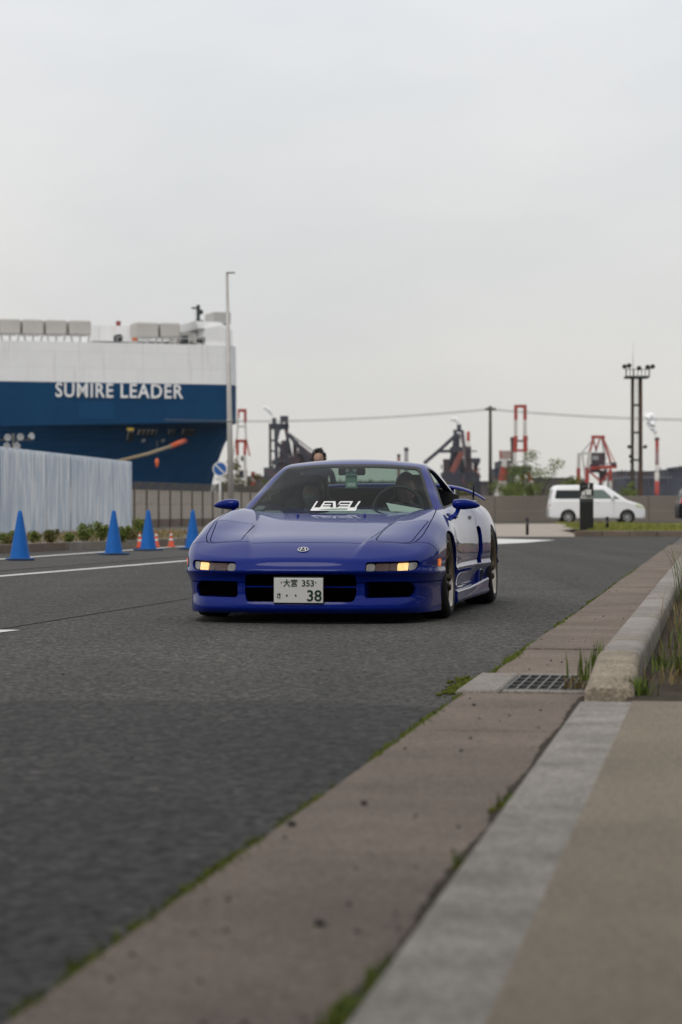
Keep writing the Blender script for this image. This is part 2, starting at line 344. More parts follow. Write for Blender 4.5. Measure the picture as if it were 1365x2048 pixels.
for L, m in kseq: kstone(s + .003, s + L - .003, m, .150 + rnd.uniform(-.003, .003)); s += L
while s < 48:
    L = 1.2; kstone(s + .003, s + L - .003, rnd.choice([KERBM, KER2, KERBM]), .150 + rnd.uniform(-.003, .003)); s += L
struct(mesh('verge', [kq(-.348, 8.87, .03), kq(-.348, 48, .11), kq(2.6, 48, .12), kq(2.6, 8.87, .03), ], [(0, 1, 2, 3)], SOIL))
# the bank on the right of the road (seen mirrored in the car's flank)
V = []; Fm = []; qs = [(2.4, .0), (2.6, .05), (3.4, .55), (4.2, .9), (6.5, 1.15), (12, 1.4), (40, 1.5)]
for i in range(24):
    s_ = -14 + i * 5.0
    for q, z in qs: V.append(kq(q + .2 * math.sin(i * 2.1), s_, z * (1 + .12 * math.sin(i * 1.3))))
n = len(qs); Fm = [(j * n + i, j * n + i + 1, (j + 1) * n + i + 1, (j + 1) * n + i) for j in range(23) for i in range(n - 1)]
o = struct(mesh('bank', V, Fm, None, None, True)); o.data.materials.append(mat('bank soil', (.16, .10, .055), rough=1, noise=(3, .4))); o.data.materials.append(GRASSB)
for p in o.data.polygons: p.material_index = 1 if (p.index % (n - 1)) >= 3 else 0
# far kerb and pavement on the left
a, b = gnd(0, 1107), gnd(373, 1090.5); d = (b - a).normalized(); nrm = Vector((-d.y, d.x, 0)); lk = struct(empty('far_kerb')); t = -14.0
while t < 30:
    L = 1.0; o = MB(); p = a + d * t; o.add([p + d * dd + nrm * nn + Vector((0, 0, zz)) for dd in (.005, L - .005) for nn in (0, .18) for zz in (-.05, .14)], [(0, 1, 3, 2), (4, 6, 7, 5), (0, 4, 5, 1), (2, 3, 7, 6), (0, 2, 6, 4), (1, 5, 7, 3)])
    o.build('kerb_stone', rnd.choice([KERBM, KER3, CONC]), lk); t += L
struct(sheet('far_pavement', [a + d * -14 + nrm * .18, a + d * 30 + nrm * .18, a + d * 30 + nrm * 40, a + d * -14 + nrm * 40], mat('weedy pavement', (.14, .125, .095), rough=1, noise=(1.5, .35, 8)), .12))
# entrance apron, grass island
struct(sheet('entrance_apron', [gnd(900, 1073.5), gnd(1152, 1073.5), gnd(1165, 1062), gnd(1185, 1047), gnd(900, 1049)], mat('pale concrete', (.34, .29, .24), rough=.9, noise=(.5, .15, 8)), .003))
isl = struct(empty('island_kerb')); ia, ib = gnd(1150, 1073.2), gnd(1480, 1073.2)
for k in range(6):
    x0, x1 = ia.x + (ib.x - ia.x) * k / 6, ia.x + (ib.x - ia.x) * (k + 1) / 6
    MB().box(((x0 + x1) / 2, ia.y + .1, .05), (x1 - x0 - .01, .22, .21), bev=.02).build('kerb_stone', CONC, isl)
ti = sheet('grass_island', [(ia.x + .3, ia.y + .2, 0), (ib.x + 3, ia.y + .2, 0), (ib.x + 8, 98, 0), (ia.x + 4.2, 98, 0), (ia.x + 1.2, 80, 0)], GRASSB, .14); struct(ti)
def blades(name, pts, h, w, material, parent=None, seed=1, lean=.5, kind='stuff'):
    rr = random.Random(seed); V = []; Fm = []
    for p in pts:
        hh = h * rr.uniform(.5, 1.25); a = rr.uniform(0, 6.283); l = Vector((math.cos(a), math.sin(a), 0)); sd = Vector((-l.y, l.x, 0)) * w * rr.uniform(.6, 1.2); le = l * hh * lean * rr.uniform(.2, 1)
        o = len(V); V += [p - sd / 2, p + sd / 2, p + le * .4 + sd * .35 + Vector((0, 0, hh * .6)), p + le * .4 - sd * .35 + Vector((0, 0, hh * .6)), p + le + Vector((0, 0, hh))]; Fm += [(o, o + 1, o + 2, o + 3), (o + 3, o + 2, o + 4)]
    ob = mesh(name, V, Fm, material, parent)
    if kind: ob['kind'] = kind
    return ob
LEAFG = mat('fresh green blades', (.10, .14, .025), rough=.7, spec=.2, noise=(3, .45)); LEAFD = mat('dry blades', (.20, .15, .06), rough=.85, noise=(4, .35)); MOSS = mat('moss', (.085, .095, .014), rough=1, spec=.1, noise=(20, .5), bump=(120, .6, .004))
LEAFG2 = mat('bright grass', (.19, .20, .045), rough=.75, spec=.2, noise=(2, .4))
pts = []
for k in range(5200):
    y = 64.9 + 32 * random.random()**1.6; x = random.uniform(ia.x + .5 + (y - 64) * .06, ib.x + 1); pts.append(Vector((x, y, .14)))
gi = blades('island_grass', pts, .075, .035, LEAFG2, None, 5); tag(gi, 'mown grass on the island in front of the white minivan', 'grass')
# moss in the joint between asphalt and gutter, weeds along kerbs
pts = []; V = []; Fm = []
mb = MB(); rr = random.Random(11); s = 3.4
while s < 30:
    dens = .45 + .45 * math.sin(s * 1.7) + .35 * math.sin(s * 5.3 + 1) + .25 * math.sin(s * 17)
    if dens > rr.random() * .8 and not (9.55 < s < 10.65):
        for _ in range(2):
            w = rr.uniform(.004, .010) * (1 + .4 * max(0, dens - .6)); p = kq(-1.012 + rr.gauss(0, .006 + .008 * max(0, dens - .4)), s + rr.uniform(-.01, .01), .005)
            mb.ball(p, 1, 6, 4, (w, w * rr.uniform(.8, 1.8), w * rr.uniform(.4, .8)))
        pts.append(p + Vector((rr.uniform(-.008, .008), rr.uniform(-.01, .01), .003)))
    s += rr.uniform(.006, .016) if s < 14 else rr.uniform(.02, .05)
for k in range(150):
    c_ = rr.choice(((-1.075, 10.32), (-1.06, 9.72), (-1.09, 10.0))); w = rr.uniform(.005, .014); p = kq(c_[0] + rr.gauss(0, .025), c_[1] + rr.gauss(0, .13), .005); mb.ball(p, 1, 6, 4, (w, w * 1.4, w * .6)); pts.append(p)
o = mb.build('joint_moss', MOSS); tag(o, 'line of green moss in the joint between asphalt and gutter', 'moss', kind='stuff')
o2 = blades('joint_weeds', pts, .014, .005, LEAFG, None, 8, .9); tag(o2, 'tiny weeds sprouting from the gutter joint', 'weeds')
mb = MB(); pts = []
for s0, n_, r_ in ((3.42, 60, .02), (3.7, 20, .012), (5.95, 16, .014), (4.9, 10, .008)):
    for k in range(n_): p = kq(-.525 + rr.gauss(0, .008), s0 + rr.gauss(0, .06), .016); mb.ball(p, 1, 7, 5, (r_ * rr.uniform(.4, 1), r_ * rr.uniform(.6, 1.5), r_ * .5)); pts.append(p)
o = mb.build('kerb_moss', MOSS); tag(o, 'green moss tufts at the foot of the dropped kerb', 'moss', kind='stuff')
o = blades('kerb_moss_blades', pts, .03, .007, LEAFG, None, 9, .9); tag(o, 'short grass in the moss of the dropped kerb', 'grass')
def tuft(name, c, n, h, w, spread, material, label, lean=.6, seed=2):
    rr = random.Random(seed); pts = [Vector(c) + Vector((rr.gauss(0, spread), rr.gauss(0, spread), 0)) for _ in range(n)]
    o = blades(name, pts, h, w, material, None, seed, lean, None); return tag(o, label, 'weeds')
tuft('weed_tuft', kq(-.545, 10.25, .0), 46, .18, .010, .035, LEAFG, 'upright green grass tuft between the drain grate and the kerb end', .35, 21)
tuft('weed_tuft', kq(-.56, 9.75, .0), 80, .07, .006, .035, LEAFD, 'low dry weed tuft at the near corner of the drain grate', 1.0, 22)
tuft('weed_tuft', kq(-.32, 9.30, .03), 110, .07, .007, .035, LEAFG, 'low green weeds behind the tan end stone of the kerb', .8, 23)
k = 0
for s_, q_, h_, m_ in ((9.7, -.10, .07, LEAFD), (10.4, -.12, .08, LEAFG), (11.2, -.05, .11, LEAFD), (11.9, -.02, .12, LEAFG), (12.8, -.02, .16, LEAFG), (13.6, .0, .20, LEAFD), (14.6, .03, .26, LEAFG), (16, .04, .30, LEAFD), (17.5, .05, .32, LEAFG), (19.5, 0, .42, LEAFG), (22, 0, .4, LEAFD), (25, 0, .4, LEAFG), (29, 0, .4, LEAFG), (34, 0, .4, LEAFD), (40, 0, .4, LEAFG)) + tuple((10.2 + i * .33 + rnd.uniform(-.1, .1), rnd.uniform(-.12, .22), (.07 + i * .011) * rnd.uniform(.7, 1.3), rnd.choice([LEAFG, LEAFD, LEAFG])) for i in range(26)):
    o = tuft('verge_weeds', kq(q_, s_, .05), 110, h_, .008, .09, m_, 'x', .7, 40 + k); k += 1
    o['label'] = ['rough grass tufts growing along the verge behind the kerb', 'dry brown weeds growing along the verge behind the kerb'][m_ is LEAFD]; o['group'] = ['green tufts along the verge', 'dry tufts along the verge'][m_ is LEAFD]
# water of the harbour and the far shore
struct(sheet('harbour_water', [(-3000, 373, 0), (3000, 373, 0), (3000, 4200, 0), (-3000, 4200, 0)], mat('harbour water', (.02, .03, .035), rough=.15, bump=(.8, .4, .3)), -3.0))
struct(MB().box((300, 2300, -1.5), (3600, 1500, 3.4)).build('far_shore', mat('far shore ground', (.09, .08, .075), rough=1, noise=(.01, .3))))

# loose grit on the road and in the gutter
mb = MB(); rr = random.Random(91)
for k in range(140):
    s_ = 3.2 + 22 * rr.random()**1.7; q_ = rr.uniform(-1.0, -.54) if k % 3 else -1.0 - abs(rr.gauss(0, 1.6)); r_ = rr.uniform(.0025, .006) * (1.9 if rr.random() < .08 else 1)
    mb.ball(kq(q_, s_, .010 + r_ * .4 if q_ > -1.0 else .005 + r_ * .4), r_, 6, 4, (1, rr.uniform(.7, 1.3), .7))
o = mb.build('loose_grit', mat('grit', (.06, .055, .05), rough=.95, noise=(30, .5))); tag(o, 'loose grit scattered on the asphalt and gutter', 'grit', kind='stuff')
# ------------------------------------------------------------------ implicit-surface toolkit for car bodies
def cspline(xs, ys):
    """natural cubic spline through the points, straight beyond the ends"""
    xs = np.array(xs, float); ys = np.array(ys, float); n = len(xs); h = np.diff(xs)
    A = np.zeros((n, n)); b = np.zeros(n); A[0, 0] = A[-1, -1] = 1
    for i in range(1, n - 1):
        A[i, i - 1] = h[i - 1]; A[i, i] = 2 * (h[i - 1] + h[i]); A[i, i + 1] = h[i]
        b[i] = 6 * ((ys[i + 1] - ys[i]) / h[i] - (ys[i] - ys[i - 1]) / h[i - 1])
    m = np.linalg.solve(A, b)
    s0 = (ys[1] - ys[0]) / h[0] - h[0] * m[1] / 6; s1 = (ys[-1] - ys[-2]) / h[-1] + h[-1] * m[-2] / 6
    def f(x):
        x = np.asarray(x, float); i = np.clip(np.searchsorted(xs, x) - 1, 0, n - 2); d = x - xs[i]; e2 = xs[i + 1] - x
        v = (m[i] * e2**3 + m[i + 1] * d**3) / (6 * h[i]) + (ys[i] / h[i] - m[i] * h[i] / 6) * e2 + (ys[i + 1] / h[i] - m[i + 1] * h[i] / 6) * d
        v = np.where(x < xs[0], ys[0] + s0 * (x - xs[0]), v); return np.where(x > xs[-1], ys[-1] + s1 * (x - xs[-1]), v)
    return f
def rmax(a, b, r, p=2.3):
    """intersection with a rounded edge of radius r"""
    u = np.maximum(a + r, 0); v = np.maximum(b + r, 0)
    return np.where((u > 0) & (v > 0), (u**p + v**p)**(1 / p) - r, np.maximum(a, b))
def sstep(a, b, x):
    t = np.clip((x - a) / (b - a), 0, 1); return t * t * (3 - 2 * t)

def surfnet(f, lo, hi, h):
    """naive surface nets of f<0, vertices pulled onto the surface"""
    ax = [np.arange(lo[k], hi[k] + h, h) for k in range(3)]
    X, Y, Z = np.meshgrid(*ax, indexing='ij'); V = f(X, Y, Z); S = V < 0
    nx, ny, nz = V.shape
    acc = np.zeros((nx - 1, ny - 1, nz - 1, 3)); cnt = np.zeros((nx - 1, ny - 1, nz - 1))
    G = np.stack([X, Y, Z], -1)
    for axis in range(3):
        sl0 = [slice(None)] * 3; sl1 = [slice(None)] * 3; sl0[axis] = slice(0, -1); sl1[axis] = slice(1, None)
        a, b = V[tuple(sl0)], V[tuple(sl1)]; cr = (a < 0) != (b < 0)
        t = np.where(cr, a / np.where(cr, a - b, 1), 0)
        P = G[tuple(sl0)] + t[..., None] * (G[tuple(sl1)] - G[tuple(sl0)])
        I = np.argwhere(cr); Pc = P[cr]; o = [k for k in range(3) if k != axis]
        for d0 in (0, -1):
            for d1 in (0, -1):
                J = I.copy(); J[:, o[0]] += d0; J[:, o[1]] += d1
                ok = np.all((J >= 0) & (J < np.array([nx - 1, ny - 1, nz - 1])), 1)
                np.add.at(acc, tuple(J[ok].T), Pc[ok]); np.add.at(cnt, tuple(J[ok].T), 1)
    act = cnt > 0; idx = -np.ones(act.shape, int); idx[act] = np.arange(act.sum())
    P = acc[act] / cnt[act][:, None]
    Q = []
    for axis in range(3):
        sl0 = [slice(None)] * 3; sl1 = [slice(None)] * 3; sl0[axis] = slice(0, -1); sl1[axis] = slice(1, None)
        a, b = S[tuple(sl0)], S[tuple(sl1)]; I = np.argwhere(a != b); o = [k for k in range(3) if k != axis]
        ok = np.all(I[:, o] >= 1, 1) & (I[:, o[0]] < act.shape[o[0]]) & (I[:, o[1]] < act.shape[o[1]]); I = I[ok]
        q = []
        for d0, d1 in ((0, 0), (-1, 0), (-1, -1), (0, -1)):
            J = I.copy(); J[:, o[0]] += d0; J[:, o[1]] += d1; q.append(idx[tuple(J.T)])
        q = np.stack(q, 1); flip = b[tuple(I.T)] if axis != 1 else ~b[tuple(I.T)]
        q[flip] = q[flip][:, ::-1]; Q.append(q)
    Q = np.concatenate(Q)
    for _ in range(4):
        g, v = grad(f, P); st = v[:, None] * g / (np.sum(g * g, 1)[:, None] + 1e-9)
        ln = np.linalg.norm(st, axis=1)[:, None]; P = P - st * np.minimum(1, h * .5 / np.maximum(ln, 1e-9))
    return P, [tuple(q) for q in Q]
def grad(f, P, e=1e-3):
    x, y, z = P.T; v = f(x, y, z)
    g = np.stack([f(x + e, y, z) - f(x - e, y, z), f(x, y + e, z) - f(x, y - e, z), f(x, y, z + e) - f(x, y, z - e)], 1) / (2 * e)
    return g, v
def clip(P, F, s):
    """keep the part of a mesh where the field s (one number per vertex) is negative"""
    s = np.where(np.abs(s) < 1e-7, 1e-7, s); V = list(map(tuple, P)); new = {}; out = []
    neg = s < 0
    ng = neg.tolist()
    for f in F:
        k = 0
        for i in f: k += ng[i]
        if k == len(f): out.append(f)
        elif k:
            g = []
            for a, b in zip(f, f[1:] + f[:1]):
                if ng[a]: g.append(a)
                if ng[a] != ng[b]:
                    key = (a, b) if a < b else (b, a)
                    if key not in new:
                        t = s[a] / (s[a] - s[b]); pa, pb = P[a], P[b]
                        new[key] = len(V); V.append(tuple(pa + (pb - pa) * t))
                    g.append(new[key])
            if len(g) > 2: out.append(tuple(g))
    used = sorted({i for f in out for i in f}); mp = {i: k for k, i in enumerate(used)}
    return (np.array([V[i] for i in used]) if used else np.zeros((0, 3))), [tuple(mp[i] for i in f) for f in out]
def rpoly(pts, r, n=5):
    """polygon with rounded corners; r one number or one per corner"""
    out = []; m = len(pts)
    for i in range(m):
        p = np.array(pts[i], float); a = np.array(pts[i - 1], float); b = np.array(pts[(i + 1) % m], float)
        ri = r[i] if isinstance(r, (list, tuple)) else r
        u = a - p; v = b - p; lu, lv = np.linalg.norm(u), np.linalg.norm(v); ri = min(ri, lu * .45, lv * .45)
        if ri < 1e-5: out.append(p); continue
        A = p + u / lu * ri; B = p + v / lv * ri
        for k in range(n + 1):
            t = k / n; out.append((1 - t)**2 * A + 2 * t * (1 - t) * p + t * t * B)
    return np.array(out)
def sdpoly(pts, x, y):
    pts = np.asarray(pts, float); d = np.full(np.shape(x), 1e9); ins = np.zeros(np.shape(x), bool)
    for i in range(len(pts)):
        a = pts[i]; b = pts[(i + 1) % len(pts)]; e = b - a
        wx, wy = x - a[0], y - a[1]; t = np.clip((wx * e[0] + wy * e[1]) / (e @ e + 1e-12), 0, 1)
        d = np.minimum(d, (wx - e[0] * t)**2 + (wy - e[1] * t)**2)
        c = ((a[1] <= y) & (b[1] > y)) | ((b[1] <= y) & (a[1] > y))
        xi = a[0] + (y - a[1]) / (e[1] if abs(e[1]) > 1e-12 else 1e-12) * e[0]
        ins ^= c & (x < xi)
    return np.where(ins, -1, 1) * np.sqrt(d)
def panel(name, P, F, f, material, parent, flange=0.015, normals=True):
    """a sheet of bodywork with its edges turned inward; shading normals come from the surface function"""
    if len(F) == 0: return None
    g, _ = grad(f, P); N = g / (np.linalg.norm(g, axis=1)[:, None] + 1e-9)
    V = list(map(tuple, P)); F2 = list(F); n0 = len(F)
    nv = len(V); NN = [tuple(n) for n in N]
    if flange > 0:
        ed = {}
        for fc in F:
            for a, b in zip(fc, fc[1:] + fc[:1]):
                if (b, a) in ed: del ed[(b, a)]
                else: ed[(a, b)] = 1
        mp = {}
        for a, b in ed:
            e2 = Vector(P[b] - P[a]); sn = e2.cross(Vector(N[a]));
            if sn.length < 1e-9: continue
            sn = tuple(sn.normalized()); q = []
            for i in (a, b):
                q.append(len(V)); V.append(tuple(P[i] - N[i] * 0.0015)); NN.append(sn)
                q.append(len(V)); V.append(tuple(P[i] - N[i] * flange)); NN.append(sn)
            F2.append((q[2], q[0], q[1], q[3]))
    me = bpy.data.meshes.new(name); me.from_pydata([tuple(map(float, v)) for v in V], [], [tuple(map(int, q)) for q in F2]); me.update(); me.shade_smooth()
    if normals: me.normals_split_custom_set_from_vertices([tuple(map(float, n)) for n in NN])
    return link(name, me, material, parent)

# ------------------------------------------------------------------ the blue sports car
PAINT = mat('blue pearl paint', (0.0004, 0.0115, 0.165), rough=0.4, metal=0.0, coat=1.0, coat_rough=0.012, spec=0.05)
PAINT.node_tree.nodes['Principled BSDF'].inputs['Coat IOR'].default_value = 1.25
BRONZE = mat('bronze wheel metal', (0.075, 0.046, 0.024), rough=0.28, metal=0.85)
POLISH = mat('polished rim lip', (0.30, 0.27, 0.23), rough=0.22, metal=1.0)
DARKMET = mat('dark brake metal', (0.06, 0.055, 0.05), rough=0.45, metal=0.8)

car_rz = -R(9.0)
car = empty('sports_car', (-0.271, 15.5, 0), car_rz)
tag(car, 'low blue sports car with pop-up lamps driving towards the camera, amber lamps lit', 'car')

yfront = lambda x: 0.30 * np.abs(x / 0.86)**3.0
zprof = cspline([-.05, .0, .03, .07, .15, .25, .35, .60, 1.0, 1.45, 1.9, 2.6, 3.2, 3.8, 4.4], [.352, .384, .404, .426, .463, .503, .533, .579, .644, .708, .745, .768, .777, .780, .770])
wplan = cspline([.0, .3, .55, .8, 1.05, 1.35, 1.65, 2.1, 2.6, 3.0, 3.4, 3.8, 4.15, 4.45], [.795, .822, .848, .868, .880, .871, .863, .862, .874, .905, .932, .926, .895, .83])
sideoff = cspline([.05, .12, .19, .27, .305, .325, .345, .40, .46, .52, .60, .68, .76, .9], [-.04, -.04, -.038, -.024, -.006, .006, -.001, -.003, -.005, -.012, -.030, -.060, -.098, -.19])
gface = cspline([.03, .066, .088, .118, .144, .172, .21, .28, .312, .335, .36, .40, .45], [.05, .028, .004, .0, .012, .036, .044, .040, .020, .0, .013, .040, .078])
ridge = cspline([.0, .15, .5, 1.0, 1.4, 1.7], [.32, .345, .415, .475, .545, .62])
def f_body(x, y, z):
    ax = np.abs(x); yf = yfront(ax)
    ye = y - .8 * yf * (1 - .85 * sstep(.35, 1.0, y))
    # bonnet and wings: crowned middle, step up outside the crease, wing crest over the wheel
    top = zprof(ye) - .012 * (ax / .5)**2
    out = sstep(-.022, .022, ax - ridge(y)) * sstep(.06, .35, y) * (1 - sstep(1.5, 1.9, y))
    top = top + .016 * out + .040 * sstep(.3, 1.0, y) * (1 - sstep(1.35, 2.0, y)) * np.exp(-((ax - .72) / .17)**2)
    # rear haunch
    top = top + .03 * sstep(2.6, 3.4, y) * np.exp(-((ax - .72) / .2)**2)
    top = top + .060 * sstep(1.45, 2.0, y) * (1 - sstep(2.9, 3.3, y)) * np.exp(-((ax - .79) / .10)**2)
    ft = (z - top) * .96
    fs = ax - (wplan(y) + sideoff(z) * (1 - .55 * np.exp(-((y - 1.02) / .45)**2) * (z > 0)) - .5 * .0)
    ff = (yf + gface(z) * (1 - .4 * sstep(.5, .85, ax)) - y) * (.93 - .25 * sstep(.3, .8, ax))
    fr = (y - (4.40 - .10 * (ax / .8)**2 - .25 * np.maximum(z - .45, 0)**2 - .15 * np.maximum(.4 - z, 0)))
    a = rmax(ff, fs, .16); a = rmax(a, fr, .10)
    a = rmax(a, ft, .014 + .014 * sstep(.1, .5, y) + (.075 - .035 * sstep(1.5, 2.1, y)) * sstep(.25, .9, y) * sstep(.3, .6, ax) + .02 * sstep(.4, .8, ax))
    return np.maximum(a, .046 - z)
zcan = cspline([1.0, 1.2, 1.42, 1.8, 2.1, 2.25, 2.36, 2.5, 2.7, 2.95, 3.3, 3.7, 4.1], [.50, .60, .706, .888, 1.02, 1.072, 1.096, 1.108, 1.100, 1.062, .968, .85, .75])
wbelt = cspline([1.2, 1.6, 2.0, 2.4, 2.8, 3.2, 3.6, 4.0], [.65, .705, .752, .770, .760, .728, .68, .61])
def can_parts(x, y, z):
    ax = np.abs(x)
    ye = y - .30 * (ax / .7)**2 * (1 - sstep(2.0, 2.6, y)) + .0
    t = (z - zcan(ye) + .038 * (ax / .5)**2 * sstep(1.9, 2.4, y)) * .88
    s = (ax - wbelt(y) + (z - .74) * .72) * .82
    return t, s
def f_can(x, y, z):
    t, s = can_parts(x, y, z)
    return np.maximum(rmax(t, s, .036), .6 - z)

HB = .0145
P, Fq = surfnet(f_body, (-1.0, -.08, .01), (1.0, 4.52, .95), HB)
FW, RW = (1.02, .287, .305), (3.55, .300, .318)       # wheel arches: y, z, radius
def arch_sd(P):
    ax, y, z = np.abs(P[:, 0]), P[:, 1], P[:, 2]; d = np.full(len(P), 9.)
    for yc, zc, r in (FW, RW):
        c = np.hypot(y - yc, z - zc) - r
        b = np.maximum(np.abs(y - yc) - r, z - zc)
        d = np.minimum(d, np.maximum(np.minimum(c, b), .56 - ax))
    return d
grille = rpoly([(-.362, .318), (.362, .318), (.366, .20), (.350, .142), (-.350, .142), (-.366, .20)], [.03, .03, .02, .02, .02, .02])
duct = rpoly([(.415, .272), (.70, .272), (.728, .222), (.705, .170), (.415, .166)], [.015, .03, .02, .02, .012])
lampo = rpoly([(.425, .398), (.62, .402), (.745, .408), (.755, .37), (.725, .344), (.422, .336)], [.014, .05, .02, .02, .03, .014])
def holes_sd(P, grow=0.0):
    x, y, z = P.T; ax = np.abs(x)
    d = np.minimum(sdpoly(grille, x, z), sdpoly(duct, ax, z)); d = np.minimum(d, sdpoly(lampo, ax, z))
    d = np.maximum(d, y - .62)
    q = sdpoly(intake, y, z); q = np.maximum(q, .6 - ax)
    return np.minimum(d, q) - grow
intake = rpoly([(2.66, .335), (2.84, .335), (2.92, .42), (2.97, .60), (2.90, .615), (2.80, .60), (2.78, .47)], [.01, .02, .05, .02, .02, .02, .06])
P, Fq = clip(P, Fq, -arch_sd(P)); P, Fq = clip(P, Fq, np.where(P[:, 1] < .85, .068, .086) - P[:, 2])
P0, F0 = P.copy(), list(Fq); SP, SF = P.copy(), list(Fq)                            # kept for the dark inner lining
P, Fq = clip(P, Fq, -holes_sd(P))
GAP = .0065
hoodp = rpoly([(-.01, .30), (.43, .318), (.685, .40), (.728, .56), (.745, .95), (.722, 1.40), (.69, 1.62), (-.01, 1.60)], [0, .1, .06, .1, .2, .1, .02, 0])
lidp = rpoly([(.445, .345), (.672, .405), (.728, .93), (.462, .90)], [.05, .06, .03, .03])
doorp = rpoly([(1.50, .90), (1.53, .55), (1.60, .195), (2.56, .195), (2.66, .30), (2.76, .40), (2.78, .60), (2.90, .66), (2.87, .90)], [.02, .1, .05, .05, .05, .05, .05, .03, .02])
x_, y_, z_ = None, None, None
def reg(fn):
    """split the sheet: the region's part and what is left, a shut line apart"""
    global P, Fq
    s = fn(np.abs(P[:, 0]), P[:, 1], P[:, 2]); A = clip(P, Fq, s + GAP / 2); P, Fq = clip(P, Fq, -s + GAP / 2); return A
def halves(A):
    L = clip(A[0], A[1], -A[0][:, 0]); Rr = clip(A[0], A[1], A[0][:, 0]); return L, Rr
lids = reg(lambda x, y, z: np.maximum(sdpoly(lidp, x, y), .42 - z))
hood = reg(lambda x, y, z: np.maximum(sdpoly(hoodp, x, y), .42 - z))
lip = reg(lambda x, y, z: np.maximum(z - .265, y - .80))
bump = reg(lambda x, y, z: y - (.30 + .21 * (x / .85)**2))
door = reg(lambda x, y, z: np.maximum(sdpoly(doorp, y, z), .55 - x))
fend = reg(lambda x, y, z: np.maximum(y - 1.53, .30 - x))
panel('hood', *hood, f_body, PAINT, car)
for h in halves(lids): panel('headlight_cover', *h, f_body, PAINT, car)
panel('front_bumper', *bump, f_body, PAINT, car)
panel('front_lip', *lip, f_body, PAINT, car)
DOORS = []
for h in halves(door): DOORS.append(panel('door', *h, f_body, PAINT, car))
for h in halves(fend): panel('front_fender', *h, f_body, PAINT, car)
panel('rear_body', P, Fq, f_body, PAINT, car)
# dark lining a little inside the panels, open where the openings are
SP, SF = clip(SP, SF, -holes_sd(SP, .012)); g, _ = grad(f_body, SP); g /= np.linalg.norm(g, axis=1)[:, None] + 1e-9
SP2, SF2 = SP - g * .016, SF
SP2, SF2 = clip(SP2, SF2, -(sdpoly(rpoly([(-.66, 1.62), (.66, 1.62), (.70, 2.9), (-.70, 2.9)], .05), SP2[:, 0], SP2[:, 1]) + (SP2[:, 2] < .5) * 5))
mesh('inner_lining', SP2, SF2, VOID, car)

# ---- glasshouse
P, Fq = surfnet(f_can, (-.95, 1.1, .62), (.95, 4.1, 1.16), .016)
P, Fq = clip(P, Fq, -f_body(*P.T) - .012); P, Fq = clip(P, Fq, np.where((np.abs(P[:, 0]) > .6) & (P[:, 1] < 3.2), .712 - P[:, 2], -1.0))
wsp = rpoly([(-.705, .66), (.705, .66), (.497, 1.046), (.25, 1.066), (-.25, 1.066), (-.497, 1.046)], [.0, .0, .04, .2, .2, .04])
swp = rpoly([(1.70, .735), (2.30, .772), (2.96, .806), (2.90, .885), (2.62, 1.015), (2.36, 1.044), (2.22, 1.03), (1.85, .82)], [.01, .1, .02, .1, .12, .06, .05, .1])
rgp = rpoly([(-.50, 2.86), (.50, 2.86), (.56, 3.5), (-.56, 3.5)], .05)
def sd_ws(P): return np.maximum(sdpoly(wsp, P[:, 0], P[:, 2]), P[:, 1] - 2.45)
def sd_sw(P):
    t, s = can_parts(*P.T); return np.maximum(sdpoly(swp, P[:, 1], P[:, 2]), (t - s) - .01)
def sd_rg(P): return np.maximum(sdpoly(rgp, P[:, 0], P[:, 1]), .7 - P[:, 2])
TINT = glass_mat('windscreen glass', (0.56, 0.66, 0.61), 1.17)
TINT2 = glass_mat('side glass', (0.35, 0.38, 0.37), 1.5)
s = sd_ws(P); ws = clip(P, Fq, s + .016); s2 = s
frame_ws = clip(P, Fq, s); frame_ws = clip(*frame_ws, -sd_ws(frame_ws[0]) - .016); P, Fq = clip(P, Fq, -s)
s = sd_sw(P); sw = clip(P, Fq, s + .012); fsw = clip(P, Fq, s); fsw = clip(*fsw, -sd_sw(fsw[0]) - .012); P, Fq = clip(P, Fq, -s)
s = sd_rg(P); rg = clip(P, Fq, s); P, Fq = clip(P, Fq, -s)
panel('windshield', *ws, f_can, TINT, car, flange=0)
panel('windshield_trim', *frame_ws, f_can, BLACK, car)
swl, swr = halves(sw)                                   # halves(): first x>0 (driver, window down), then x<0
panel('side_window', *swr, f_can, TINT2, car, flange=0)
for h in halves(fsw): panel('window_trim', *h, f_can, BLACK, car)
panel('rear_window', *rg, f_can, TINT, car, flange=0)
ROOF = panel('roof', P, Fq, f_can, PAINT, car, flange=.02)
g, _ = grad(f_can, P); g /= np.linalg.norm(g, axis=1)[:, None] + 1e-9
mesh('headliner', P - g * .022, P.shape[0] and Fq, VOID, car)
# ---- openings of the nose
def ysurf(x, z):
    a = np.full(np.shape(x), -.15); b = np.full(np.shape(x), .75)
    for _ in range(40):
        m = (a + b) / 2; v = f_body(x, m, z); a = np.where(v > 0, m, a); b = np.where(v > 0, b, m)
    return b
def tunnel(name, poly, depth, material, mirror=1, inset=0.0):
    p = np.array(poly); c = p.mean(0); q = c + (p - c) * (1 - inset); n = len(p)
    y0 = ysurf(p[:, 0], p[:, 1]) + .002; V = [(x * mirror, y, z) for (x, z), y in zip(p, y0)]
    V += [(x * mirror, max(y + .02, depth), z) for (x, z), y in zip(q, y0)]
    return mesh(name, V, [(i, (i + 1) % n, n + (i + 1) % n, n + i) for i in range(n)], material, car, True)
def dense(poly, k=4):
    out = []
    for i in range(len(poly)):
        for t in range(k): out.append(poly[i] + (poly[(i + 1) % len(poly)] - poly[i]) * t / k)
    return np.array(out)
go, do, lo = dense(grille, 6), dense(duct, 4), dense(lampo, 4)
tunnel('grille_surround', go, .10, PAINT)
MB().box((0, .215, .23), (.80, .01, .22)).build('grille_backing', VOID, car)
MB().box((0, .085, .236), (.724, .02, .011), bev=.003).build('grille_bar', PAINT, car)
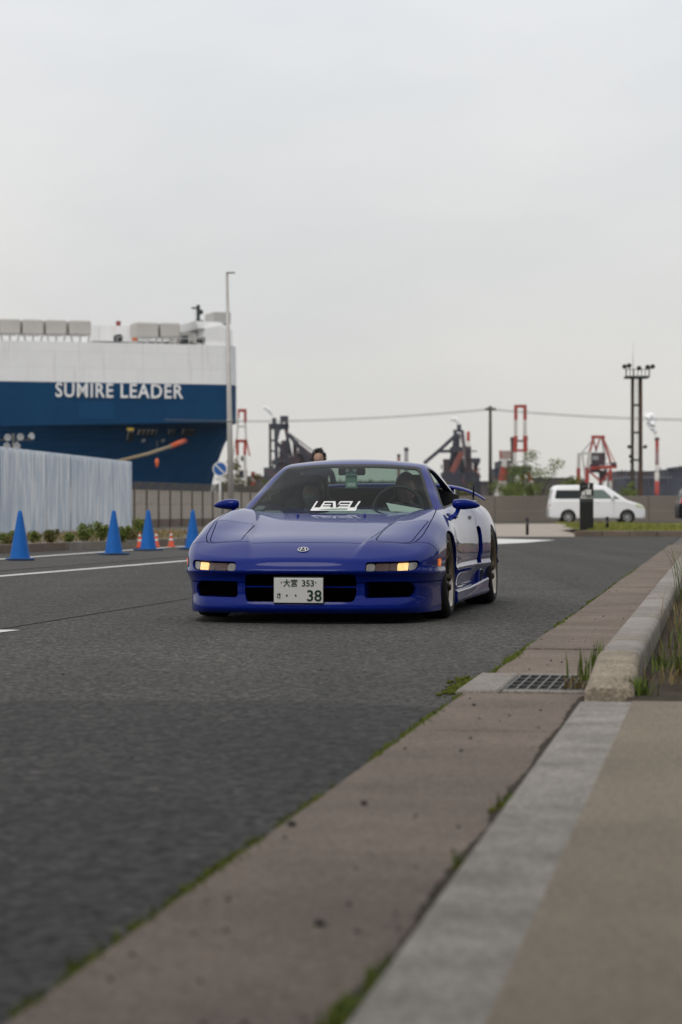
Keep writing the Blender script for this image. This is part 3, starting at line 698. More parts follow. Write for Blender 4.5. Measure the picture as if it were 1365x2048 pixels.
for k in range(3): MB().box((0, .16, .168 + k * .05), (.73, .006, .006)).build('grille_slat', VOID, car)
for sx in (-1, 1):
    tunnel('duct_surround', do, .20, PAINT, sx, .06)
    MB().box((sx * .57, .30, .215), (.36, .01, .16)).build('duct_backing', VOID, car)
    for k in range(2): MB().box((sx * .56, .24, .20 + k * .035), (.32, .006, .005)).build('duct_slat', VOID, car)
    tunnel('lamp_housing', lo, .16, BLACK, sx, .0)

def patch(name, fn, material, off=0.0, flange=.006, P_=None, F_=None, f=None):
    """a piece that follows the bodywork: cut from it and set in or proud by off"""
    Pp, Ff = (P0, F0) if P_ is None else (P_, F_); f = f or f_body
    s = fn(*Pp.T); Pp, Ff = clip(Pp, Ff, s)
    if len(Ff) == 0: return None
    g, _ = grad(f, Pp); g /= np.linalg.norm(g, axis=1)[:, None] + 1e-9
    return panel(name, Pp + g * off, Ff, f, material, car, flange)
def lens_mat(name, col, emit=None, stripes=90, rough=.15):
    m = mat(name, col, rough=rough, coat=.35, emit=emit)
    nt = m.node_tree; b = nt.nodes['Principled BSDF']; tc = nt.nodes.new('ShaderNodeTexCoord'); w = nt.nodes.new('ShaderNodeTexWave')
    w.bands_direction = 'X'; w.inputs['Scale'].default_value = stripes; w.inputs['Distortion'].default_value = .3
    nt.links.new(tc.outputs['Object'], w.inputs['Vector'])
    bp = nt.nodes.new('ShaderNodeBump'); bp.inputs['Strength'].default_value = .7; bp.inputs['Distance'].default_value = .004
    nt.links.new(w.outputs['Fac'], bp.inputs['Height']); nt.links.new(bp.outputs['Normal'], b.inputs['Normal'])
    rp = nt.nodes.new('ShaderNodeValToRGB'); rp.color_ramp.elements[0].color = tuple(c * .45 for c in col) + (1,); rp.color_ramp.elements[1].color = (*col, 1)
    nt.links.new(w.outputs['Fac'], rp.inputs['Fac']); nt.links.new(rp.outputs['Color'], b.inputs['Base Color'])
    if emit:
        r2 = nt.nodes.new('ShaderNodeValToRGB'); r2.color_ramp.elements[0].color = tuple(c * .12 for c in emit[0]) + (1,); r2.color_ramp.elements[1].color = (*emit[0], 1)
        nt.links.new(w.outputs['Fac'], r2.inputs['Fac']); nt.links.new(r2.outputs['Color'], b.inputs['Emission Color'])
    return m
LIT = lens_mat('lit amber lens', (.8, .5, .2), ((1.0, .60, .2), 1.5), 45)
AMB = lens_mat('dull amber lens', (.075, .026, .016), None, 60)
CLR = lens_mat('clear ribbed lens', (.32, .31, .29), None, 70)
def lensfn(a, b, sx): return lambda x, y, z: np.maximum.reduce([sdpoly(lampo, x * sx, z) + .006, y - .6, a - x * sx, x * sx - b])
for sx in (-1, 1):
    L1 = patch('front_lamp', lensfn(.575, .621, sx), AMB, -.012)
    for a, b, m, nm in ((.43, .485, CLR, 'clear_lens'), (.487, .573, AMB, 'amber_lens'), (.624, .692, LIT, 'indicator_lens'), (.694, .80, CLR, 'clear_lens')):
        o = patch(nm, lensfn(a, b, sx), m, -.012)
        if o and L1: o.parent = L1
# side marker lamps
SM = mat('lit orange marker lens', (.8, .2, .03), rough=.2, coat=1, emit=((1.0, .22, .02), .55))
smp = rpoly([(.515, .362), (.575, .362), (.572, .412), (.512, .412)], .012)
for sx in (-1, 1): patch('side_marker', lambda x, y, z: np.maximum(sdpoly(smp, y, z), .5 - x * sx), SM, .006, .01)
# bonnet washers
for sx in (-1, 1):
    z = float(zprof(1.30)) + .004
    MB().lathe([(.0001, .016), (.006, .013), (.010, .004), (.012, -.01)], 10, Matrix.Translation((sx * .235, 1.30, z)) @ Matrix.Diagonal((1, 1.8, 1, 1))).build('washer_nozzle', PAINT, car)
# emblem
CHR = mat('chrome', (.75, .75, .75), rough=.12, metal=1.0)
ey = .165; zz = [float(v) for v in zprof(np.array([ey - .02, ey + .02]))]; sl = math.atan2(zz[1] - zz[0], .04)
EM = Matrix.Translation((0.0, ey, float(zprof(ey)) + .004)) @ Matrix.Rotation(sl + R(6), 4, 'X')
em = MB()
n = 28; rr = [((1 - .0) * .036 * math.cos(2 * math.pi * k / n), .030 * math.sin(2 * math.pi * k / n)) for k in range(n)]; ri = [(x * .84, y * .82) for x, y in rr]
V = [EM @ Vector((x, y, h)) for h in (0, .005) for x, y in rr] + [EM @ Vector((x, y, h)) for h in (0, .005) for x, y in ri]
Fm = []
for k in range(n):
    j = (k + 1) % n; Fm += [(n + k, n + j, 3 * n + j, 3 * n + k), (k, j, n + j, n + k), (2 * n + k, 3 * n + k, 3 * n + j, 2 * n + j)]
em.add(V, Fm)
for sx in (-1, 1): em.prism([(sx * .004, .024), (sx * .0005 + sx * .010, .024), (sx * .024, -.020), (sx * .016, -.022)], 0, .006, 'z', EM)
em.prism([(-.010, -.006), (.010, -.006), (.011, -.011), (-.011, -.011)], 0, .006, 'z', EM)
E_ = em.build('emblem', CHR, car)
mesh('emblem_backing', [EM @ Vector((x, y, .001)) for x, y in rr], [tuple(range(n))], BLACK, E_)
# number plate
PZ, PY = .2165, -.012
WHITEP = mat('plate white', (.62, .62, .60), rough=.35, spec=.4); PGRN = mat('plate green lettering', (.004, .03, .018), rough=.4)
pl = MB().box((0, PY + .004, PZ), (.320, .006, .161), bev=.003).build('license_plate', WHITEP, car)
MB().box((0, PY + .0095, PZ + .002), (.328, .005, .171), bev=.002).build('plate_holder', BLACK, pl)
def ptxt(s, size, x, z, w=None, bold=0.0): return text_obj(s, size, 'plate_lettering', PGRN, pl, .0008, Matrix.Translation((x, PY - .0005, PZ + z)), w, bold)
ptxt('大宮', .052, -.052, .044, .092, .0006); ptxt('353', .056, .062, .044, .078, .0008)
ptxt('さ', .04, -.128, -.036, .027, .0008)
ptxt('38', .100, .102, -.037, .094, .0016)
for dx in (-.075, -.018): MB().lathe([(.0001, 0), (.0062, 0), (.0062, .002), (.0001, .002)], 12, Matrix.Translation((dx, PY + .0005, PZ - .032)) @ Matrix.Rotation(R(90), 4, 'X')).build('plate_dot', PGRN, pl)
for dx in (-.112, .112): MB().lathe([(.0001, 0), (.005, 0), (.004, .003), (.0001, .003)], 10, Matrix.Translation((dx, PY, PZ + .052)) @ Matrix.Rotation(R(90), 4, 'X')).build('plate_bolt', mat('zinc bolt', (.25, .24, .23), rough=.4, metal=.8), pl)

# ---- side skirts and intake
for sx in (-1, 1):
    sec = [(.815, .165), (.868, .178), (.884, .165), (.878, .140), (.886, .105), (.872, .082), (.80, .082)]
    ys = [1.36, 1.45, 1.7, 2.2, 2.7, 3.02, 3.16, 3.20]; V = []; Fm = []
    for j, y in enumerate(ys):
        k = 0 if y < 1.4 else min(1, (y - 1.30) / .3); lift = max(0, (y - 2.45)) * .06; dxo = float(wplan(y)) - float(wplan(2.2))
        for i, (x, z) in enumerate(sec): V.append((sx * (x - .012 + dxo * .8), y, z + (lift if i < 3 else lift * .25)))
    m_ = len(sec)
    for j in range(len(ys) - 1):
        for i in range(m_): a, b = j * m_ + i, j * m_ + (i + 1) % m_; Fm.append((a, b, b + m_, a + m_))
    Fm += [tuple(range(m_)), tuple(range((len(ys) - 1) * m_, len(ys) * m_))]
    o = mesh('side_skirt', V, Fm, PAINT, car)
    bm = bmesh.new(); bm.from_mesh(o.data); bmesh.ops.recalc_face_normals(bm, faces=bm.faces[:]); bm.to_mesh(o.data); bm.free()
    bv = o.modifiers.new('bevel', 'BEVEL'); bv.width = .008; bv.segments = 2; o.data.shade_smooth()
    # upright fin at the rear of the skirt with its dark slot
    fin = MB(); fin.prism([(2.78, .17), (3.16, .17), (3.17, .30), (2.98, .30), (2.86, .285)], sx * .80, sx * .884, 'x')
    o = fin.build('skirt_fin', PAINT, car); bv = o.modifiers.new('bevel', 'BEVEL'); bv.width = .012; bv.segments = 2
    MB().prism([(2.83, .19), (2.93, .19), (2.97, .285), (2.88, .28)], sx * .86, sx * .8865, 'x').build('skirt_slot', VOID, car)
    q = intake; n = len(q)
    V = [(sx * (float(wplan(y)) + float(sideoff(z)) - .004), y, z) for y, z in q] + [(sx * .72, y + .10, z) for y, z in q]
    mesh('intake_duct', V, [(i, (i + 1) % n, n + (i + 1) % n, n + i) for i in range(n)], PAINT, car, True)
    mesh('intake_backing', [(sx * .722, y + .10, z) for y, z in q], [tuple(range(n))], VOID, car)
# door handles: a dark recess with a flap
for sx, d in ((1, DOORS[0]), (-1, DOORS[1])):
    hp = rpoly([(2.60, .655), (2.74, .665), (2.75, .690), (2.61, .682)], .01)
    o = patch('door_handle', lambda x, y, z: np.maximum(sdpoly(hp, y, z), .5 - x * sx), BLACK, .002, .004)
    if o: o.parent = d
# ---- door mirrors
def door_mirror(sx):
    secs = [(.0, .020, .030, .004), (.012, .031, .045, .002), (.045, .038, .056, .0), (.09, .038, .056, .0), (.135, .030, .046, -.002), (.170, .019, .030, -.006), (.188, .009, .015, -.009), (.193, .002, .003, -.010)]
    n = 16; V = []; Fm = []
    for t, hh, hd, dz in secs:
        for k in range(n):
            a = 2 * math.pi * k / n; c, s_ = math.cos(a), math.sin(a)
            V.append((sx * (.778 + t), 1.92 + abs(c)**.85 * math.copysign(hd, c) + t * .18, .772 + dz + abs(s_)**.85 * math.copysign(hh, s_)))
    for j in range(len(secs) - 1):
        for k in range(n): a, b = j * n + k, j * n + (k + 1) % n; Fm.append((a, b, b + n, a + n))
    Fm += [tuple(range(n)), tuple(range((len(secs) - 1) * n, len(secs) * n))]
    o = mesh('door_mirror', V, Fm, PAINT, car, True)
    bm = bmesh.new(); bm.from_mesh(o.data); bmesh.ops.recalc_face_normals(bm, faces=bm.faces[:]); bm.to_mesh(o.data); bm.free()
    st = MB(); st.tube([(sx * .822, 1.92, .752), (sx * .812, 1.90, .715), (sx * .80, 1.86, .690), (sx * .785, 1.84, .67)], [.017, .016, .019, .026], 10)
    st.box((sx * .795, 1.85, .683), (.05, .12, .02), bev=.008)
    st.build('mirror_stalk', PAINT, o)
    MB().box((sx * .868, 1.985, .771), (.15, .004, .056), bev=.001).build('mirror_glass', CHR, o)
for sx in (-1, 1): door_mirror(sx)
# ---- rear wing, antenna, tail
V = []; Fm = []; NS = 41; ch = [(0, 0), (.02, .013), (.07, .022), (.13, .018), (.20, .004), (.12, -.004), (.05, -.008)]
for j in range(NS):
    t = -1 + 2 * j / (NS - 1); x = .80 * t; z = .925 - .012 * t * t - .105 * abs(t)**5; y = 4.10 - .10 * abs(t)**4; k = 1 - .35 * abs(t)**6
    for cy, cz in ch: V.append((x, y + cy * k, z + cz * k))
m_ = len(ch)
for j in range(NS - 1):
    for i in range(m_): a, b = j * m_ + i, j * m_ + (i + 1) % m_; Fm.append((a, b, b + m_, a + m_))
Fm += [tuple(range(m_)), tuple(range((NS - 1) * m_, NS * m_))]
o = mesh('rear_wing', V, Fm, PAINT, car, True)
bm = bmesh.new(); bm.from_mesh(o.data); bmesh.ops.recalc_face_normals(bm, faces=bm.faces[:]); bm.to_mesh(o.data); bm.free()
for sx in (-1, 1): MB().prism([(4.08, .77), (4.22, .77), (4.20, .92), (4.12, .92)], sx * .52, sx * .545, 'x').build('wing_strut', PAINT, o)
an = MB(); an.tube([(.755, 3.55, .765), (.757, 3.55, .80), (.758, 3.55, .825)], [.022, .016, .010], 10); an.tube([(.758, 3.55, .825), (.765, 3.56, 1.0)], [.008, .0045], 8)
an.build('antenna', BLACK, car)
TAILM = mat('dark red tail lens', (.10, .004, .004), rough=.15, coat=1)
patch('tail_lamp', lambda x, y, z: np.maximum(sdpoly(rpoly([(-.74, .56), (.74, .56), (.74, .68), (-.74, .68)], .03), x, z), 4.1 - y), TAILM, .004)
# ---- wheels
def wheel(x, y, rt, wt, rr_, sx):
    M = Matrix.Translation((sx * x, y, rt)) @ Matrix.Rotation(sx * R(87.4), 4, 'Y')     # local +Z points outward
    w = MB(); h = wt / 2
    w.lathe([(rr_ - .01, -h * .86), (rr_ + .012, -h), (rt - .03, -h), (rt - .006, -h * .82), (rt, -h * .6), (rt, h * .6), (rt - .006, h * .82), (rt - .03, h), (rr_ + .012, h), (rr_ - .004, h * .9)], 56, M)
    o = w.build('wheel', RUBBER, car, fix=True)
    rm = MB(); rm.lathe([(rr_ - .03, -h * .8), (rr_ - .034, h * .35), (rr_ - .030, h * .62), (rr_ - .014, h * .72)], 48, M); ro = rm.build('rim_barrel', mat('dark rim barrel', (.02, .014, .009), rough=.6, metal=.3), o)
    lp = MB(); lp.lathe([(rr_ - .016, h * .70), (rr_ - .012, h * .84), (rr_ - .004, h * .93), (rr_ + .002, h * .98), (rr_ + .004, h * .88)], 56, M); lp.build('rim_lip', POLISH, o)
    sp = MB()
    for k in range(10):
        a = 2 * math.pi * (k // 2) / 5 + (.17 if k % 2 else -.17); ca, sa = math.cos(a), math.sin(a); tang = Vector((-sa, ca, 0)); rad = Vector((ca, sa, 0))
        secs = [(.045, .026, h * .55, .05), (.10, .022, h * .62, .045), (rr_ - .055, .020, h * .76, .038), (rr_ - .016, .030, h * .84, .034)]
        V = []; Fm = []
        for r_, hw, zt, th in secs:
            for u, v in ((-hw, zt - th), (-hw * .8, zt - .006), (-hw * .4, zt), (hw * .4, zt), (hw * .8, zt - .006), (hw, zt - th)): V.append(M @ (rad * r_ + tang * u + Vector((0, 0, v))))
        for j in range(3):
            for i in range(6): a_, b_ = j * 6 + i, j * 6 + (i + 1) % 6; Fm.append((a_, b_, b_ + 6, a_ + 6))
        sp.add(V, Fm)
    sp.build('spokes', BRONZE, o)
    hb = MB(); hb.lathe([(.062, h * .1), (.060, h * .57), (.035, h * .60), (.032, h * .67), (.0001, h * .69)], 24, M)
    for k in range(5):
        a = 2 * math.pi * k / 5; hb.lathe([(.008, h * .5), (.008, h * .66), (.0001, h * .66)], 8, M @ Matrix.Translation((.047 * math.cos(a), .047 * math.sin(a), 0)))
    hb.build('hub', BRONZE, o)
    bd = MB(); bd.lathe([(.05, -h * .1), (.15, -h * .1), (.15, h * .05), (.05, h * .05)], 32, M, close=True); bd.build('brake_disc', DARKMET, o)
    # arch liner
    wl_ = MB(); n = 24; r_ = rt + .018; V = []
    for k in range(n + 1):
        a = math.pi * k / n
        for xx in (.46, .80): V.append((sx * xx, y + r_ * math.cos(a), rt + r_ * math.sin(a) - .01))
    Fm = [(2 * k, 2 * k + 1, 2 * k + 3, 2 * k + 2) for k in range(n)]; c = len(V); V.append((sx * .46, y, .1)); Fm += [(2 * k, 2 * k + 2, c) for k in range(n)]
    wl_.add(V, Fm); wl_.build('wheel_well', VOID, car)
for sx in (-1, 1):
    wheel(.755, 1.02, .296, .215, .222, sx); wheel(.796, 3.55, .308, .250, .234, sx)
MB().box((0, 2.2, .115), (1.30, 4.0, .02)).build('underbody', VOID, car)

# ---- cabin
TRIM = mat('black leather', (.012, .012, .012), rough=.55, bump=(90, .3, .002))
cab = MB(); cab.box((0, 2.35, .16), (1.35, 1.6, .03)); cab.build('cabin_floor', VOID, car)
bh = MB(); bh.prism([(-.72, .15), (.72, .15), (.72, .84), (.55, .895), (-.55, .895), (-.72, .84)], 2.86, 2.90, 'y'); bh.build('bulkhead', TRIM, car)
V = []; Fm = []; prof = [(1.50, .66), (1.62, .712), (1.80, .722), (1.92, .715), (1.97, .68), (2.00, .60), (1.98, .45), (1.8, .35)]
xs = [-.72, -.6, -.2, .15, .22, .36, .50, .57, .66, .72]
for x in xs:
    bumpz = .035 * math.exp(-((x - .36) / .16)**2)
    for y, z in prof: V.append((x, y, z + (bumpz if y > 1.75 and z > .55 else 0) - .02 * (abs(x) / .7)**2))
m_ = len(prof); Fm = [(j * m_ + i, j * m_ + i + 1, (j + 1) * m_ + i + 1, (j + 1) * m_ + i) for j in range(len(xs) - 1) for i in range(m_ - 1)]
mesh('dashboard', V, Fm, TRIM, car, True)
SWM = Matrix.Translation((.36, 2.08, .735)) @ Matrix.Rotation(R(68), 4, 'X')
swm = MB(); swm.tube([SWM @ Vector((.178 * math.cos(2 * math.pi * k / 32), .178 * math.sin(2 * math.pi * k / 32), 0)) for k in range(33)], .014, 8, False)
swm.lathe([(.0001, .02), (.05, .018), (.06, 0), (.05, -.03)], 16, SWM)
for a in (0, 180, 270): swm.bar(SWM @ Vector((.04 * math.cos(R(a)), .04 * math.sin(R(a)), 0)), SWM @ Vector((.175 * math.cos(R(a)), .175 * math.sin(R(a)), 0)), .03, .012)
swm.build('steering_wheel', TRIM, car)
def seat(sx):
    o = MB().prism([(2.15, .20), (2.62, .20), (2.66, .30), (2.20, .36), (2.14, .33)], sx * .18, sx * .58, 'x').build('seat', TRIM, car)
    secs = [(.28, 2.60, .20, .08), (.45, 2.63, .22, .09), (.65, 2.68, .225, .09), (.78, 2.71, .20, .075), (.84, 2.73, .13, .05), (.90, 2.74, .125, .05), (.97, 2.755, .12, .05), (.995, 2.76, .08, .03)]
    V = []; Fm = []; n = 14
    for z, y, hw, hd in secs:
        for k in range(n):
            a = 2 * math.pi * k / n; V.append((sx * .38 + hw * math.copysign(abs(math.cos(a))**.7, math.cos(a)), y + hd * math.copysign(abs(math.sin(a))**.7, math.sin(a)), z))
    for j in range(len(secs) - 1):
        for k in range(n): a, b = j * n + k, j * n + (k + 1) % n; Fm.append((a, b, b + n, a + n))
    Fm += [tuple(range((len(secs) - 1) * n, len(secs) * n))]
    mesh('seat_back', V, Fm, TRIM, o, True)
for sx in (-1, 1): seat(sx)
im = MB().box((.0, 2.24, 1.012), (.20, .02, .055), bev=.012).build('rear_view_mirror', BLACK, car)
MB().tube([(0, 2.25, 1.02), (0, 2.30, 1.06)], .008, 8).build('mirror_mount', BLACK, im)
# ------------------------------------------------------------------ people
SKIN = mat('skin', (.42, .26, .19), rough=.5, noise=(30, .06)); HAIRM = mat('black hair', (.012, .010, .009), rough=.5, noise=(60, .4))
def head_mesh(c, yaw=0.0, pitch=0.0, r=.098, facing=-1):
    """head with brow, nose, mouth, chin and ears about centre c, looking along -Y before turning"""
    n, m = 32, 24; V = []; Fm = []
    for j in range(m + 1):
        ph = math.pi * j / m; zz = math.cos(ph)
        for i in range(n):
            th = 2 * math.pi * i / n; x = math.sin(ph) * math.sin(th); y = -math.sin(ph) * math.cos(th); z = zz
            X, Yy, Z = x * .076, y * .096, z * .118
            if Z < 0:
                k = 1 - .30 * (-zz)**1.5; X *= k; Yy = Yy * k - .006 * (-zz)
            fr = max(0, -y)**2
            Yy -= .024 * math.exp(-(X / .011)**2 - ((Z + .022) / .022)**2) * (fr > .3)                 # nose
            Yy += .010 * fr * (math.exp(-((abs(X) - .031) / .013)**2 - ((Z - .006) / .011)**2))         # eye sockets
            Yy -= .005 * fr * math.exp(-((Z - .026) / .010)**2) * math.exp(-(X / .05)**2)               # brow
            Yy -= .006 * fr * math.exp(-(X / .022)**2 - ((Z + .058) / .008)**2)                         # lips
            Yy += .004 * fr * math.exp(-(X / .02)**2 - ((Z + .0575) / .003)**2)
            Yy -= .007 * fr * math.exp(-(X / .02)**2 - ((Z + .095) / .014)**2)                          # chin
            X += math.copysign(.016, X) * math.exp(-((Yy - .008) / .014)**2 - ((Z + .008) / .026)**2) * (abs(x) > .8)   # ears
            V.append(Vector((X, Yy, Z)))
    for j in range(m):
        for i in range(n): a, b = j * n + i, j * n + (i + 1) % n; Fm.append((a, a + n, b + n, b))
    T = Matrix.Translation(Vector(c)) @ Matrix.Rotation(yaw, 4, 'Z') @ Matrix.Rotation(pitch, 4, 'X')
    return [T @ v for v in V], Fm, T
def person(name, base, rz, joints, edges, head_c, label, mats, mat_of, locks=True, yaw=0, pitch=0, mask=False):
    """joints: name -> (x,y,z,radius); one skinned body from a joint skeleton, rooted at the pelvis, with a shaped head"""
    keys = list(joints); me = bpy.data.meshes.new(name)
    me.from_pydata([joints[k][:3] for k in keys], [(keys.index(a), keys.index(b)) for a, b in edges], [])
    o = bpy.data.objects.new(name, me); COL.objects.link(o)
    sk = o.modifiers.new('skin', 'SKIN'); sk.use_smooth_shade = True; sb = o.modifiers.new('sub', 'SUBSURF'); sb.levels = sb.render_levels = 1
    lay = me.skin_vertices[0] if len(me.skin_vertices) else None
    if lay is None:
        bm = bmesh.new(); bm.from_mesh(me); bm.verts.layers.skin.verify(); bm.to_mesh(me); bm.free(); lay = me.skin_vertices[0]
    for i, k in enumerate(keys): lay.data[i].radius = (joints[k][3],) * 2; lay.data[i].use_root = (k == 'pelvis')
    dg = bpy.context.evaluated_depsgraph_get(); dg.update(); nm = bpy.data.meshes.new_from_object(o.evaluated_get(dg)); bpy.data.objects.remove(o)
    hv, hf, T = head_mesh(head_c, yaw, pitch)
    bm = bmesh.new(); bm.from_mesh(nm); vs_ = [bm.verts.new(v) for v in hv]
    for f in hf:
        try: bm.faces.new([vs_[i] for i in f]).smooth = True
        except ValueError: pass
    bmesh.ops.remove_doubles(bm, verts=bm.verts[:], dist=1e-5); bm.to_mesh(nm); bm.free()
    nm.materials.clear()
    for m in mats: nm.materials.append(m)
    for p in nm.polygons: p.material_index = mat_of(p.center); p.use_smooth = True
    ob = link(name, nm); ob.location = base; ob.rotation_euler = (0, 0, rz); ob['label'] = label; ob['category'] = 'person'
    # hair: many short locks over the skull
    hb = MB(); rnd = random.Random(len(name) + int(head_c[0] * 100))
    cap = []; n, m = 20, 9
    for j in range(m + 1):
        ph = math.pi * .62 * j / m
        for i in range(n):
            th = 2 * math.pi * i / n; x = math.sin(ph) * math.sin(th); y = -math.sin(ph) * math.cos(th); z = math.cos(ph)
            if y < -.45 and z < .62: z = max(z, .50); y = max(y, -.82)
            cap.append(T @ Vector((x * .083, y * .102 + .004, z * .124 + .006)))
    hb.add(cap, [(j * n + i, (j + 1) * n + i, (j + 1) * n + (i + 1) % n, j * n + (i + 1) % n) for j in range(m) for i in range(n)], True)
    for k in range(260 if locks else 0):
        u = rnd.random(); ph = math.pi * .60 * math.sqrt(u); th = rnd.uniform(0, 2 * math.pi); x = math.sin(ph) * math.sin(th); y = -math.sin(ph) * math.cos(th); z = math.cos(ph)
        if y < -.5 and z < .55: continue
        p = Vector((x * .083, y * .102 + .004, z * .124 + .006)); d = Vector((x, y, z + .2)).normalized(); s_ = Vector((rnd.uniform(-1, 1), rnd.uniform(-1, 1), rnd.uniform(-1, .4))) * .016
        L = rnd.uniform(.012, .028); hb.tube([T @ p, T @ (p + d * L * .6 + s_ * .4), T @ (p + d * L + s_)], [.008, .006, .002], 5)
    hb.build('hair', HAIRM, ob)
    return ob
def seated(sx_):
    J = {'pelvis': (0, 0, .10, .13), 'waist': (0, .03, .22, .125), 'chest': (0, .09, .40, .14), 'neckb': (0, .10, .52, .06), 'neck': (0, .085, .58, .048),
         'shl': (.17, .09, .47, .058), 'ell': (.24, -.10, .33, .042), 'wrl': (.16, -.34, .42, .028), 'hal': (.15, -.40, .45, .030),
         'shr': (-.17, .09, .47, .058), 'elr': (-.24, -.10, .33, .042), 'wrr': (-.16, -.34, .42, .028), 'har': (-.15, -.40, .45, .030),
         'hipl': (.10, -.04, .09, .085), 'knl': (.13, -.40, .20, .062), 'anl': (.13, -.66, .0, .042), 'hipr': (-.10, -.04, .09, .085), 'knr': (-.13, -.40, .20, .062), 'anr': (-.13, -.66, .0, .042)}
    Eg = [('pelvis', 'waist'), ('waist', 'chest'), ('chest', 'neckb'), ('neckb', 'neck'), ('chest', 'shl'), ('shl', 'ell'), ('ell', 'wrl'), ('wrl', 'hal'), ('chest', 'shr'), ('shr', 'elr'), ('elr', 'wrr'), ('wrr', 'har'),
          ('pelvis', 'hipl'), ('hipl', 'knl'), ('knl', 'anl'), ('pelvis', 'hipr'), ('hipr', 'knr'), ('knr', 'anr')]
    return J, Eg
def carpt(x, y, z): return car.matrix_world @ Vector((x, y, z))
bpy.context.view_layer.update()
DARKC = mat('dark clothing', (.02, .02, .024), rough=.8, noise=(20, .2)); GREYC = mat('grey clothing', (.12, .12, .125), rough=.85, noise=(20, .2)); JEAN = mat('dark trousers', (.03, .035, .05), rough=.85, noise=(20, .2))
J, Eg = seated(1)
person('person', carpt(.36, 2.50, .24), car_rz, J, Eg, (0, .05, .645), 'driver in dark clothes behind the steering wheel of the blue car', [GREYC, SKIN, JEAN], lambda c: 1 if (c.z > .545 or c.y < -.33 and c.z > .36) else (2 if c.z < .16 else 0), yaw=R(6), locks=False)
J2 = dict(J)
for a, q in (('wrl', (.08, -.26, .20, .028)), ('hal', (.04, -.30, .19, .03)), ('wrr', (-.08, -.26, .20, .028)), ('har', (-.04, -.30, .19, .03))): J2[a] = q
PALE = mat('pale face mask', (.30, .31, .30), rough=.8)
p2 = person('person', carpt(-.36, 2.50, .21), car_rz, J2, Eg, (0.02, .05, .635), 'passenger with a pale face mask in the seat beside the driver', [DARKC, SKIN, JEAN, PALE], lambda c: 3 if (.545 < c.z < .632 and c.y < .0) else (1 if (c.z > .545 or c.y < -.24 and c.z > .13) else (2 if c.z < .16 else 0)), yaw=R(-12), locks=False)
# someone standing behind the car: only the top of the head shows
J3 = {'pelvis': (0, 0, .84, .12), 'waist': (0, .0, .98, .11), 'chest': (0, .02, 1.18, .13), 'neckb': (0, .02, 1.32, .058), 'neck': (0, .01, 1.38, .046),
      'shl': (.17, .02, 1.27, .055), 'ell': (.22, .04, 1.01, .04), 'wrl': (.22, -.02, .79, .027), 'hal': (.215, -.04, .70, .03), 'shr': (-.17, .02, 1.27, .055), 'elr': (-.22, .04, 1.01, .04), 'wrr': (-.22, -.02, .79, .027), 'har': (-.215, -.04, .70, .03),
      'hipl': (.09, 0, .80, .085), 'knl': (.10, -.02, .44, .058), 'anl': (.10, .02, .08, .038), 'tol': (.11, -.14, .03, .03), 'hipr': (-.09, 0, .80, .085), 'knr': (-.10, -.02, .44, .058), 'anr': (-.10, .02, .08, .038), 'tor': (-.11, -.14, .03, .03)}
E3 = Eg + [('anl', 'tol'), ('anr', 'tor')]
hp = gnd(638, 1016 + 3602 / 33.5)
person('person', hp, 0, J3, E3, (0, -.005, 1.437), 'person with short curly black hair standing behind the blue car', [DARKC, SKIN, JEAN], lambda c: 1 if c.z > 1.34 or c.z < .78 and abs(c.x) > .19 else (2 if c.z < .9 else 0))
# ---- loose things on the dashboard
def carobj(o):
    o.matrix_world = car.matrix_world.copy(); return o
WPLA = mat('white sticker', (.75, .75, .73), rough=.5)
def ycan(x, z):
    a, b = 1.2, 2.5
    for _ in range(40):
        m = (a + b) / 2
        if f_can(np.array(x), np.array(m), np.array(z)) > 0: a = m
        else: b = m
    return b
lv = [o for o in car.children if o.name.startswith('windshield') and 'trim' not in o.name][0]
x0, x1, zb, zt = -.178, .150, .726, .793
W = x1 - x0; STK = []
def lvp(pts, nm='sticker_letter'):
    q = []
    for i in range(len(pts)):
        u, v = pts[i]; u2, v2 = pts[(i + 1) % len(pts)]
        for t in range(5): q.append((u + (u2 - u) * t / 5, v + (v2 - v) * t / 5))
    n = len(q); w3 = [(x0 + u * W, zb + v * (zt - zb)) for u, v in q]; V = [(x, ycan(x, z) - d, z) for d in (.010, .002) for x, z in w3]
    mesh(nm, V, [tuple(range(n)), tuple(range(n, 2 * n))[::-1]] + [(i, (i + 1) % n, n + (i + 1) % n, n + i) for i in range(n)], WPLA, lv)
lvp([(0, 0), (.985, 0), (1.0, .34), (.02, .34)], 'sticker_bar')
lvp([(.02, .34), (.06, .34), (.105, 1), (.065, 1)]); lvp([(.94, .34), (.98, .34), (1.035, 1), (.99, 1)])
lvp([(.195, .34), (.235, .34), (.275, 1), (.24, 1)]); lvp([(.275, 1), (.44, 1), (.435, .86), (.262, .86)]); lvp([(.245, .70), (.42, .70), (.415, .56), (.24, .56)]); lvp([(.235, .45), (.42, .45), (.415, .34), (.225, .34)])
lvp([(.43, 1), (.49, 1), (.545, .34), (.485, .34)]); lvp([(.545, .34), (.56, .56), (.645, 1), (.59, 1)])
lvp([(.645, 1), (.83, 1), (.825, .86), (.63, .86)]); lvp([(.61, .70), (.81, .70), (.805, .56), (.60, .56)]); lvp([(.60, .45), (.80, .45), (.795, .34), (.585, .34)]); lvp([(.795, .34), (.835, .34), (.87, 1), (.83, 1)])
pa = MB(); pa.add([(.335, 1.66, .780), (.655, 1.80, .722), (.60, 1.70, .713), (.375, 1.58, .722), (.335, 1.664, .782), (.655, 1.804, .724), (.60, 1.704, .711), (.375, 1.584, .720)], [(0, 1, 2, 3), (7, 6, 5, 4), (0, 3, 7, 4), (1, 5, 6, 2), (0, 4, 5, 1), (3, 2, 6, 7)])
